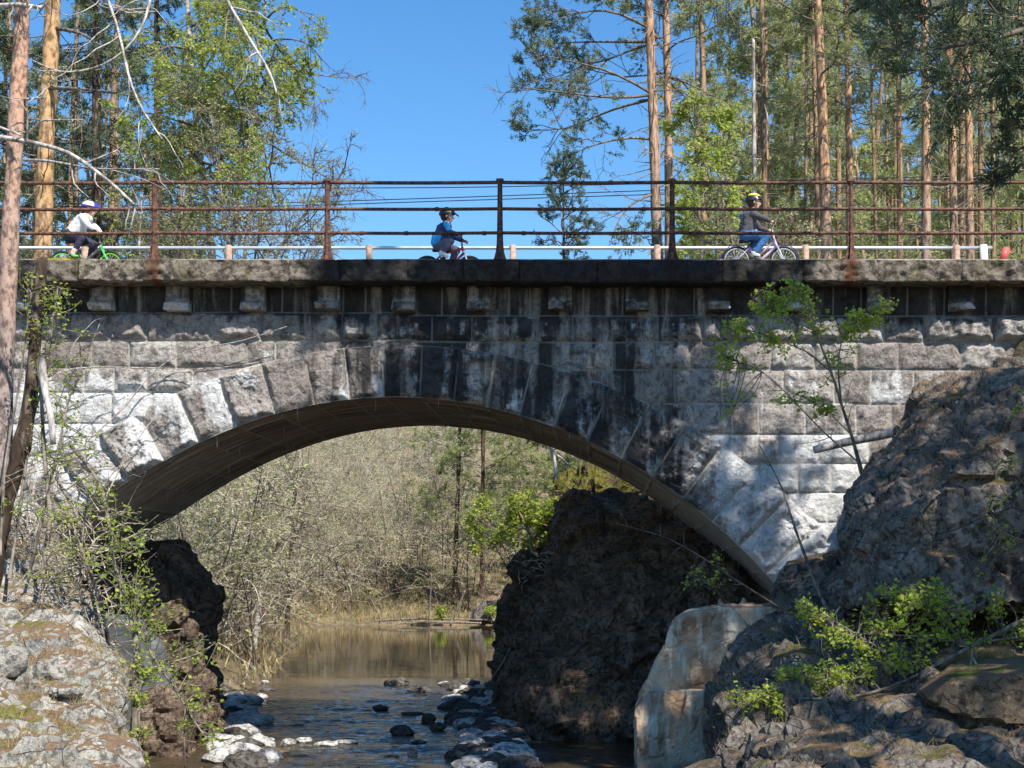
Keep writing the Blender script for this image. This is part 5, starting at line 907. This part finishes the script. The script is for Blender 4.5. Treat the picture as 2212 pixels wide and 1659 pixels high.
# grass, moss and litter growing on rocks
def cover(name, lab, key, mat, n, nzmin, nsc, nth, ln, w, seed, kind='stuff', cat='grass', box_=None, lean=.6):
    rg = RNG(seed); g = G()
    for kk, cnt in key:
        v, f = ROCKS[kk]; a, b, c, d = v[f[:, 0]], v[f[:, 1]], v[f[:, 2]], v[f[:, 3]]; N_ = nrm(np.cross(c - a, d - b)); ctr_ = (a + b + c + d) / 4
        if N_[:, 2].mean() < 0 and False: N_ = -N_
        ns = fbm(ctr_[:, 0] * nsc, ctr_[:, 1] * nsc, ctr_[:, 2] * nsc, seed, 4); ok = (N_[:, 2] > nzmin) & (ns > nth)
        if box_ is not None: px_, py_ = topx(ctr_); ok &= (px_ > box_[0]) & (px_ < box_[2]) & (py_ > box_[1]) & (py_ < box_[3])
        idx = np.where(ok)[0]
        if len(idx) == 0: print('no cover', name, kk); continue
        j = rg.choice(idx, cnt); u, t = rg.random((2, cnt, 1)); p = a[j] * (1 - u) * (1 - t) + b[j] * u * (1 - t) + c[j] * u * t + d[j] * (1 - u) * t
        dd = nrm(N_[j] * .5 + rg.normal(size=(cnt, 3)) * lean + [0, 0, .45]); l = ln * (.4 + .9 * rg.random((cnt, 1))); s = nrm(np.cross(dd, rg.normal(size=dd.shape))) * w
        g.add(np.stack([p - s, p + s, p + dd * l], 1).reshape(-1, 3), np.arange(3 * cnt).reshape(-1, 3), np.repeat(rg.random(cnt), 3))
    return tag(build(name, g, mat, None, False), lab, cat, kind=kind)
cover('dry_grass', 'dry tan grass growing on the left rock slope', [('rock_outcrop3', 46000)], L_GRASS, 0, .2, 1.1, -.02, .08, .003, 301)
cover('moss', 'green yellow moss cushions on the left rock slope', [('rock_outcrop3', 16000)], L_MOSS, 0, .2, 1.3, .22, .03, .004, 302, cat='moss')
cover('dry_grass', 'sunlit dry grass on the brown slab and rocks at lower right', [('rock_slab41', 9000), ('rock_outcrop37', 9000)], L_GRASS, 0, .45, 1.3, .02, .10, .003, 303)
cover('moss', 'olive moss on the dark cliff and mossy crag', [('cliff14', 2500), ('cliff19', 12000)], L_MOSS, 0, .35, 1., -.05, .07, .010, 304, cat='moss')
cover('moss', 'dry moss and litter on the slope of the huge boulder', [('boulder31', 12000)], mk_leaf('brown_litter', (.14, .09, .05), (.34, .24, .13), .1), 0, .3, 1.2, -.05, .05, .004, 305, cat='moss')
# moss cushion on the coping, left end
g = G(); s_ = F / 20.6; c = np.array([(122 - VX) / s_, 20.75, CT - .01]); ball(g, c, (.30, .18, .07), 20, 10); v = rough_up(np.concatenate(g.v), nrm(np.concatenate(g.v) - c), .03, 6, 3); g2 = G(); g2.add(v, np.concatenate(g.f4)); mo = thing('moss_cushion', 'thick yellow green moss cushion on the left end of the coping', 'moss', c); build('cushion', g2, mk_simple('yellow_moss', (.22, .19, .03), 1, 0, .5, 25), mo, False)
rg = RNG(9); n = 3500; a = rg.random(n) * 6.28; r = np.sqrt(rg.random(n)); p = c + np.stack([.38 * r * np.cos(a), .2 * r * np.sin(a) - .05, .08 * np.sqrt(1 - r * r) - .02 - .12 * (np.sin(a) < -.3) * r], 1); dd = nrm(rg.normal(size=(n, 3)) * .5 + [0, -.3, .7]); s = rg.normal(size=(n, 3)) * .003; g = G(); g.add(np.stack([p - s, p + s, p + dd * .04], 1).reshape(-1, 3), np.arange(3 * n).reshape(-1, 3), np.repeat(rg.random(n), 3)); build('fronds', g, L_MOSS, mo, False)

# ---------------------------------------------------------------- cyclists
def cap(g, a, b, ra, rb, s=12):                # tapered capsule
    a, b = np.array(a, float), np.array(b, float); d = b - a; L_ = np.linalg.norm(d); t = d / max(L_, 1e-6); pts = []; rs_ = []
    for q in np.linspace(-1, 0, 5): pts.append(a + t * ra * q); rs_.append(ra * math.sqrt(max(0, 1 - q * q)) + 1e-4)
    for q in np.linspace(0, 1, 5): pts.append(b + t * rb * q); rs_.append(rb * math.sqrt(max(0, 1 - q * q)) + 1e-4)
    tubes(g, np.array(pts)[None], np.array(rs_)[None], s)
def skin(name, g, mat, parent, vox, sm=2):
    v, nm, f = remesh(g, vox)
    for _ in range(sm):                          # light laplacian smoothing
        acc = np.zeros_like(v); cnt = np.zeros(len(v))
        for k in range(4):
            a = f[:, k]; b = f[:, (k + 1) % 4]; np.add.at(acc, a, v[b]); np.add.at(cnt, a, 1); np.add.at(acc, b, v[a]); np.add.at(cnt, b, 1)
        v = v * .5 + acc / np.maximum(cnt, 1)[:, None] * .5
    x, y, z = v.T; v = v + nrm(v - v.mean(0)) * ((.010 * fbm(x * 16, y * 9, z * 16, 71, 3) + .006 * fbm(x * 40, y * 20, z * 40, 72, 2)) * (name in ('jacket', 'trousers', 'back_panel', 'sleeve_patch')))[:, None]
    gg = G(); gg.add(v, f); return build(name, gg, mat, parent)
def cloth(name, c, c2=None, rg_=.8):
    m = M(name); b = m.mix(m.ramp(m.noise(14, 3), .35, .65), tuple(q * .75 for q in c), c); 
    if c2: b = m.mix(m.attr('cv'), b, c2)
    m.col(b).rough(rg_); m.bump(m.noise(30, 3), .4, .01); return m.m
SKIN = mk_simple('skin', (.62, .36, .26), .5, 0, .08)
def child(label, Yp, J, cols, hair, helmet, lat=.10):
    s_ = F / Yp
    def Q(k, dy=0.): return np.array([(J[k][0] - VX) / s_, Yp + dy, (VY - J[k][1]) / s_])
    H = Q('head'); root = thing('person', label, 'person', np.array([Q('hip')[0], Yp, 4.36]))
    fw = nrm(np.array([math.cos(J['look']), 0, math.sin(J['look'])])); upv = np.array([-fw[2], 0, fw[0]])
    b = G(); N_ = Q('neck'); hip = Q('hip'); ch = N_ * .72 + hip * .28 + np.array([-.01, 0, 0])
    hr = .088
    ball(b, H, (hr, hr * .84, hr * 1.08), 18, 12); cap(b, H + fw * .035 - upv * .055, H + fw * .045 - upv * .075, .045, .035)      # skull and jaw
    cap(b, H + fw * .082 - upv * .012, H + fw * .098 - upv * .03, .010, .014); cap(b, H + fw * .078 - upv * .058 + [0, -.02, 0], H + fw * .078 - upv * .058 + [0, .02, 0], .010, .010)     # nose, lips
    for sg in (-1, 1):
        cap(b, H + np.array([0, sg * .074, 0]) - upv * .005, H + np.array([0, sg * .078, 0]) - upv * .03, .014, .012)       # ears
        cap(b, H + fw * .07 + upv * .012 + [0, sg * .03, 0], H + fw * .072 + upv * .012 + [0, sg * .036, 0], .016, .012)
    cap(b, H - upv * .06, N_, .042, .045); cap(b, N_ - [0, .03, .03], ch, .07, .09); cap(b, ch, hip, .09, .095)
    jk = G(); tr = G(); sh = G()
    cap(jk, N_ + [0, 0, -.035], ch, .085, .115); cap(jk, ch, hip * .85 + ch * .15, .115, .12); cap(jk, ch + [0, -.05, 0], hip * .8 + ch * .2 + [0, -.05, 0], .09, .09); cap(jk, ch + [0, .05, 0], hip * .8 + ch * .2 + [0, .05, 0], .09, .09); cap(jk, N_ + [0, 0, -.005], N_ + [0, 0, .02], .056, .052)
    cap(tr, hip + [-.0, -.05, 0], hip + [0, .05, 0], .1, .1)
    for sg, nm_ in ((-1, 'n'), (1, 'f')):
        S_ = Q('sho', sg * .105); E_ = Q('elb' + nm_, sg * .15); Wr = Q('wri' + nm_, sg * lat * 1.5); Hd = Q('hand' + nm_, sg * lat * 1.45)
        cap(b, N_ + [0, 0, -.03], S_, .06, .05); cap(b, S_, E_, .036, .03); cap(b, E_, Wr, .03, .02)
        cap(jk, N_ + [0, 0, -.04], S_, .075, .062); cap(jk, S_, E_, .058, .046); cap(jk, E_, E_ + (Wr - E_) * .88, .046, .034)
        # palm, four fingers closed round the grip (the grip runs sideways), thumb under it
        gd = nrm(Hd - E_); cap(b, Wr, Hd - gd * .012, .020, .022); side = np.array([0, 1., 0]); dn = nrm(np.cross(side, gd)); dn = dn if dn[2] < 0 else -dn
        for q, (o, fl) in enumerate(((-.024, .020), (-.008, .023), (.008, .022), (.024, .017))):
            k0 = Hd + side * o + gd * .008 - dn * .012; k1 = k0 + gd * fl + dn * .006; k2 = k1 + dn * .022 - gd * .004; k3 = k2 - gd * .016 + dn * .004
            cap(b, k0, k1, .0085, .008, 8); cap(b, k1, k2, .008, .0075, 8); cap(b, k2, k3, .0075, .0065, 8)
        t0 = Hd - gd * .018 - side * sg * .020; t1 = t0 + dn * .020 + gd * .012 - side * sg * .006; t2 = t1 + gd * .02 + dn * .004; cap(b, t0, t1, .010, .009, 8); cap(b, t1, t2, .009, .0075, 8)
        K_ = Q('knee' + nm_, sg * .09); A_ = Q('ank' + nm_, sg * .10); T_ = Q('toe' + nm_, sg * .10); hp = hip + [0, sg * .06, 0]
        cap(b, hp, K_, .065, .045); cap(b, K_, A_, .043, .028); cap(b, A_, T_, .028, .026)
        cap(tr, hp, K_, .082, .062); cap(tr, K_, A_ * .93 + K_ * .07, .06, .042)
        cap(sh, A_ + (0, 0, -.005), A_ + (A_ - K_) * .06, .038, .042); cap(sh, A_ - [0.02, 0, .025], T_, .040, .036)
    skin('body', b, SKIN, root, .0065, 1) if False else None
    v, nm, f = remesh(b, .0065); gg = G(); gg.add(v, f); body = build('body', gg, SKIN, root)
    o = skin('jacket', jk, cols['jacket'], root, .011, 3); J_ = o
    skin('trousers', tr, cols['trousers'], root, .011, 3); skin('shoes', sh, cols['shoes'], root, .009, 2)
    for sg in (-1, 1):                               # eyes
        g = G(); ball(g, H + fw * .078 + upv * .010 + [0, sg * .031, 0], .009, 10, 6); e = build('eye', g, mk_simple('eye_dark', (.03, .02, .015), .3), root)
    # hair below helmet, helmet shell with rim, vents and straps
    g = G(); ball(g, H - fw * .012, (hr * 1.06, hr * .92, hr * 1.1), 20, 12); v = np.concatenate(g.v); q = (v - H) @ fw; u = (v - H) @ upv; v = v + np.outer(np.where((q > .03) & (u < .05), -.05, 0), fw); g2 = G(); g2.add(v, np.concatenate(g.f4)); build('hair', g2, hair, root)
    if J.get('tail'): g = G(); cap(g, H - fw * .08 - upv * .04, H - fw * .11 - upv * .12, .022, .014); build('ponytail', g, hair, root)
    th = np.linspace(0, 1.72, 16); ph = np.linspace(0, 2 * np.pi, 41)[:-1]; Th, Ph = np.meshgrid(th, ph, indexing='ij')
    rx, ry, rz = J.get('hel', (.125, .100, .108)); lift = .012
    X_ = np.sin(Th) * np.cos(Ph) * rx; Y_ = np.sin(Th) * np.sin(Ph) * ry; Z_ = np.cos(Th) * rz + lift; cutf = np.cos(Ph); Z_ = np.where(Th > 1.25, np.maximum(Z_, .028 + lift * cutf - .035 * (1 - cutf) / 2 - .02 * (cutf < 0)), Z_)
    rid = 1 + .03 * np.cos(Ph * 6) * np.sin(Th) ** 2; X_ *= rid; Y_ *= rid
    pos = H + X_[..., None] * fw - [0, 0, 0] + Y_[..., None] * np.array([0, 1, 0]) + Z_[..., None] * upv
    i = np.arange(Th.size).reshape(Th.shape); fq = np.stack([i[:-1], i[1:], np.roll(i[1:], -1, 1), np.roll(i[:-1], -1, 1)], -1).reshape(-1, 4)
    inner = H + (pos - H) * .93; g = G(); n_ = Th.size; fi = fq[:, ::-1] + n_; rim = np.stack([i[-1], n_ + i[-1], n_ + np.roll(i[-1], -1), np.roll(i[-1], -1)], -1)
    g.add(np.concatenate([pos.reshape(-1, 3), inner.reshape(-1, 3)]), np.concatenate([fq, fi, rim])); he = build('helmet', g, helmet[0], root)
    for (t_a, t_b, p_a, p_b, mt) in helmet[1]:       # raised coloured shells on the helmet
        tt_ = np.linspace(t_a, t_b, 8); pp_ = np.linspace(p_a, p_b, 10); A_, B_ = np.meshgrid(tt_, pp_, indexing='ij')
        o_ = H + (np.sin(A_) * np.cos(B_) * rx * 1.05)[..., None] * fw + (np.sin(A_) * np.sin(B_) * ry * 1.05)[..., None] * np.array([0, 1, 0]) + (np.cos(A_) * rz * 1.05 + lift)[..., None] * upv
        n0 = A_.size; j = np.arange(n0).reshape(A_.shape); q4 = np.stack([j[:-1, :-1], j[1:, :-1], j[1:, 1:], j[:-1, 1:]], -1).reshape(-1, 4); g = G(); in_ = H + (o_ - H) * .94
        g.add(np.concatenate([o_.reshape(-1, 3), in_.reshape(-1, 3)]), np.concatenate([q4, q4[:, ::-1] + n0])); build('panel', g, mt, he)
    if helmet[2]:
        g = G(); c = H + fw * rx * .95 + upv * .045; vs = np.array([c + fw * a * .055 + np.array([0, 1, 0]) * w_ * (.07 - .02 * a) - upv * a * .028 - upv * z_ for a in (0, 1) for w_ in (-1, 1) for z_ in (0, .008)]); g.add(vs, [[0, 1, 3, 2], [4, 6, 7, 5], [0, 4, 5, 1], [2, 3, 7, 6], [0, 2, 6, 4], [1, 5, 7, 3]]); build('visor', g, helmet[0], he)
    for sg in (-1, 1): g = G(); tube(g, [H + fw * .02 + [0, sg * .088, 0], H + fw * .045 - upv * .06 + [0, sg * .06, 0], H + fw * .05 - upv * .095], .005, 5); build('strap', g, CABLE, he)
    return root, Q
def bike(label, Yp, K, mats, Rw, fender=None, spokes=20, extra=None):
    s_ = F / Yp
    def Q(p, dy=0.): return np.array([(p[0] - VX) / s_, Yp + dy, (VY - p[1]) / s_])
    rh, fh = Q(K['rear']), Q(K['front']); root = thing('bicycle', label, 'bicycle', ((rh[0] + fh[0]) / 2, Yp, rh[2] - Rw))
    bb, st_, sd, ht, hb = Q(K['bb']), Q(K['seattube']), Q(K['saddle']), Q(K['headtop']), Q(K['headbot']); g = G()
    def ln(a, b, r, r2=None): tube(g, [a, (a + b) / 2, b], [r, ((r2 or r) + r) / 2, r2 or r], 10)
    ln(bb, st_, .015); ln(hb, bb, .020, .017); ln(ht * .7 + hb * .3, (st_ if not K.get('step') else st_ * .35 + bb * .65), .016); ln(ht, hb, .021)
    for sg in (-1, 1): ln(bb + [0, sg * .03, 0], rh + [0, sg * .05, 0], .009); ln(st_ + [0, sg * .02, 0], rh + [0, sg * .05, 0], .008)
    cap(g, bb + [0, -.035, 0], bb + [0, .035, 0], .02, .02); build('frame', g, mats['frame'], root)
    g = G(); 
    for sg in (-1, 1): ln(hb + [0, sg * .045, 0], fh + [0, sg * .05, 0], .013, .010)
    cap(g, hb + [0, -.05, 0], hb + [0, .05, 0], .016, .016); build('fork', g, mats['fork'], root)
    a = np.linspace(0, 2 * np.pi, 37)
    for c in (rh, fh):
        w = bpy.data.objects.new('wheel', None); w.location = Vector(c - np.array(root.location)); link(w, root)
        wl = lambda pts: np.array(pts) 
        class _P: location = tuple(c)
        def bw(nm, g, m):
            o = build(nm, g, m, None); o.data.transform(__import__('mathutils').Matrix.Translation(-Vector(c))); o.parent = w; return o
        g = G(); tubes(g, (c + np.stack([np.cos(a), 0 * a, np.sin(a)], 1) * (Rw - .018))[None], np.full((1, 37), .019), 10); bw('tyre', g, CABLE)
        g = G(); tubes(g, (c + np.stack([np.cos(a), 0 * a, np.sin(a)], 1) * (Rw - .042))[None], np.full((1, 37), .010), 8); bw('rim', g, mats['rim'])
        g = G(); an = np.arange(spokes) / spokes * 2 * np.pi; sgn = np.where(np.arange(spokes) % 2, .02, -.02); p0 = c + np.stack([.012 * np.cos(an + .9), sgn, .012 * np.sin(an + .9)], 1); p1 = c + np.stack([np.cos(an), 0 * an, np.sin(an)], 1) * (Rw - .045); tubes(g, np.stack([p0, (p0 + p1) / 2, p1], 1), np.full((spokes, 3), .0016), 4); cap(g, c + [0, -.05, 0], c + [0, .05, 0], .014, .014); bw('spokes', g, GALV)
    if fender is not None:
        for c, a0, a1 in ((rh, .35, 3.3), (fh, .2, 2.3)):
            q = np.linspace(a0, a1, 16); r_ = Rw + .018; P_ = c + np.stack([np.cos(q), 0 * q, np.sin(q)], 1) * r_; v = np.concatenate([P_ + [0, -.025, -.006], P_, P_ + [0, .025, -.006]]); i = np.arange(48).reshape(3, 16); g = G(); g.add(v, np.stack([i[:-1, :-1], i[:-1, 1:], i[1:, 1:], i[1:, :-1]], -1).reshape(-1, 4)); o = build('mudguard', g, fender, root); md = o.modifiers.new('s', 'SOLIDIFY'); md.thickness = .003
    g = G(); cap(g, sd + [-.075, 0, .0], sd + [.0, 0, .004], .045, .03); cap(g, sd, sd + [.09, 0, .0], .03, .014); cap(g, sd + [-.06, -.04, 0], sd + [-.06, .04, 0], .03, .03); v, nm, f = remesh(g, .01); v[:, 2] = sd[2] + (v[:, 2] - sd[2]) * .6; gg = G(); gg.add(v, f); so = build('saddle', gg, CABLE, root); g = G(); tube(g, [st_, sd + [0, 0, -.01]], .011, 8); build('seat_post', g, GALV, root)
    hm, gn, gf_ = Q(K['stem']), Q(K['gripn'], -.19), Q(K['gripf'], .19); g = G(); tube(g, [ht, hm], .013, 8); tube(g, resample([gn, hm * .5 + gn * .5 + [0.0, 0, .01], hm, hm * .5 + gf_ * .5 + [0.0, 0, .01], gf_], 14), .010, 8); hbar = build('handlebar', g, mats['bar'], root)
    for q, d in ((gn, -1), (gf_, 1)): g = G(); cap(g, q + [0, -.045, 0], q + [0, .045, 0], .014, .014); build('grip', g, CABLE, hbar)
    pn, pf = Q(K['pedn'], -.1), Q(K['pedf'], .1); g = G(); tube(g, [bb + [0, -.055, 0], pn + [0, .04, 0]], .008, 6); tube(g, [bb + [0, .055, 0], pf + [0, -.04, 0]], .008, 6); an = np.linspace(0, 2 * np.pi, 25); tubes(g, (bb + [0, -.045, 0] + np.stack([np.cos(an), 0 * an, np.sin(an)], 1) * .055)[None], np.full((1, 25), .005), 6); build('crank', g, CABLE, root)
    for q in (pn, pf): g = G(); box(g, q, (.04, .035, .01), bev=.003); build('pedal', g, mats.get('pedal', CABLE), root)
    g = G(); e = np.array([0, -.045, 0]); tube(g, [bb + e + [0, 0, .055], rh + e + [0, 0, .03]], .004, 4); tube(g, [bb + e - [0, 0, .055], rh + e - [0, 0, .03]], .004, 4); build('chain', g, CABLE, root)
    return root
HB = mk_simple('brown_hair', (.07, .035, .02), .7); HD = mk_simple('dark_hair', (.03, .02, .015), .7)
black = mk_simple('black_helmet', (.02, .022, .025), .3); yel = mk_simple('yellow_shell', (.85, .72, .02), .4, 0, .02); lim = mk_simple('lime_stripe', (.45, .65, .2), .4, 0, .05); whi = mk_simple('white_shell', (.8, .8, .82), .35, 0, .02); blu = mk_simple('blue_shell', (.04, .06, .6), .35, 0, .05); pnk = mk_simple('pink_shell', (.65, .3, .45), .4, 0, .05)
# middle cyclist
mj = cloth('navy_jacket', (.035, .06, .17)); 
r, Q = child('child in blue jacket, grey trousers and black green striped helmet cycling over the bridge', 22.5, dict(head=(966, 466), neck=(964, 484), sho=(963, 491), hip=(949, 530), look=-.12, elbn=(974, 507), elbf=(982, 508), wrin=(991, 511), wrif=(999, 516), handn=(997, 512), handf=(1004, 517), kneen=(975, 523), kneef=(985, 538), ankn=(957, 547), ankf=(972, 566), toen=(966, 556), toef=(984, 572)),
      dict(jacket=mj, trousers=cloth('grey_trousers', (.13, .12, .17)), shoes=mk_simple('white_shoes', (.72, .74, .66), .5, 0, .1)), HD, (black, [(.25, 1.35, -1.75, -1.35, lim), (.25, .55, -1.9, -1.2, whi)], True))
g = G(); s_ = F / 22.5
cap(g, Q('sho', -.115) + [.015, -.012, .012], Q('elbn', -.15) * .75 + Q('sho', -.11) * .25 + [0, -.012, .012], .050, .042); skin('sleeve_patch', g, cloth('cyan_patch', (.04, .50, .95)), r, .01, 1)
g = G(); h0 = Q('hip', 0); cap(g, h0 + [-.01, -.055, .10], h0 + [-.035, -.06, .03], .10, .088); cap(g, h0 + [-.03, .05, .09], h0 + [-.035, .05, .03], .09, .085); skin('back_panel', g, cloth('cyan_panel', (.03, .42, .88)), r, .011, 2)
bike('small dark bicycle with red and blue frame ridden by the child in blue', 22.5, dict(rear=(923, 581), front=(1014.5, 581), bb=(969, 578), seattube=(955, 549), saddle=(950, 541), headtop=(998, 534), headbot=(1003, 546), stem=(998, 519), gripn=(999, 513), gripf=(1006, 518), pedn=(958, 561), pedf=(980, 590)),
     dict(frame=mk_simple('red_frame', (.35, .03, .08), .35, 0, .3, 8), fork=mk_simple('pale_fork', (.6, .58, .6), .4), rim=mk_simple('black_rim', (.03, .03, .03), .4), bar=CABLE), .2)
# right cyclist
r, Q = child('child in dark grey hoodie, blue jeans and yellow topped helmet cycling on the right', 22.0, dict(head=(1628, 436), neck=(1624, 457), sho=(1625, 467), hip=(1611, 508), look=-.05, elbn=(1648, 477), elbf=(1644, 488), wrin=(1662, 484), wrif=(1662, 492), handn=(1668, 487), handf=(1668, 493), kneen=(1655, 514), kneef=(1650, 508), ankn=(1629, 549), ankf=(1618, 534), toen=(1636, 556), toef=(1630, 540)),
      dict(jacket=cloth('charcoal_hoodie', (.075, .07, .08)), trousers=cloth('blue_jeans', (.035, .14, .36)), shoes=mk_simple('grey_shoes', (.45, .47, .47), .6, 0, .1)), HB, (black, [(.12, .95, -2.6, -.55, yel), (.12, .95, .55, 2.6, yel), (.5, .8, -1.75, -1.35, whi)], False), lat=.12)
g = G(); cap(g, Q('sho', 0) + [-.10, -.06, -.02], Q('sho', 0) + [-.10, .06, -.02], .035, .035); cap(g, Q('sho', 0) + [-.14, -.03, -.03], Q('sho', 0) + [-.15, -.03, -.05], .02, .02); skin('hood', g, cloth('blue_hood', (.10, .22, .36)), r, .01, 1)
bike('lilac and white step through bicycle with purple mudguards on the right', 22.0, dict(rear=(1591, 563), front=(1693, 563), bb=(1636, 568), seattube=(1620, 535), saddle=(1613, 522), headtop=(1672, 516), headbot=(1677, 532), stem=(1668, 496), gripn=(1669, 488), gripf=(1669, 494), pedn=(1632, 558), pedf=(1628, 543), step=1),
     dict(frame=mk_simple('lilac_paint', (.66, .52, .74), .35, 0, .1), fork=mk_simple('pale_lilac', (.70, .62, .76), .35, 0, .08), rim=GALV, bar=GALV), .215, mk_simple('purple_guard', (.22, .06, .42), .4, 0, .1))
# left cyclist
r, Q = child('child in white jacket, navy leggings and purple white helmet cycling at the left', 22.2, dict(head=(195, 450), neck=(188, 468), sho=(183, 473), hip=(156, 508), look=-.22, elbn=(199, 492), elbf=(203, 490), wrin=(209, 499), wrif=(210, 498), handn=(215, 503), handf=(216, 501), kneen=(181, 518), kneef=(199, 526), ankn=(168, 541), ankf=(188, 556), toen=(162, 551), toef=(196, 563), tail=1, hel=(.128, .10, .095)),
      dict(jacket=cloth('white_jacket', (.75, .76, .8)), trousers=cloth('navy_leggings', (.03, .028, .06)), shoes=mk_simple('pink_shoes', (.75, .48, .47), .6, 0, .15)), HB, (mk_simple('purple_helmet', (.12, .03, .38), .35, 0, .2), [(.55, 1.42, -2.6, -.95, whi), (.55, 1.42, -.9, .3, blu), (.4, 1.1, -3.0, -2.45, pnk), (.8, 1.2, 1.0, 2.4, whi)], False))
bike('small bright green and black bicycle ridden by the child in white', 22.2, dict(rear=(135, 571), front=(238, 571), bb=(180, 567), seattube=(164, 532), saddle=(158, 523), headtop=(215, 522), headbot=(219, 534), stem=(214, 508), gripn=(216, 505), gripf=(217, 503), pedn=(168, 556), pedf=(192, 575)),
     dict(frame=mk_simple('black_white_frame', (.16, .17, .16), .35, 0, .8, 10), fork=mk_simple('green_fork', (.10, .72, .2), .35, 0, .05), rim=mk_simple('lime_rim', (.25, .75, .05), .35, 0, .05), bar=CABLE, pedal=mk_simple('green_pedal', (.2, .8, .1), .4)), .2)
bpy.context.view_layer.update()
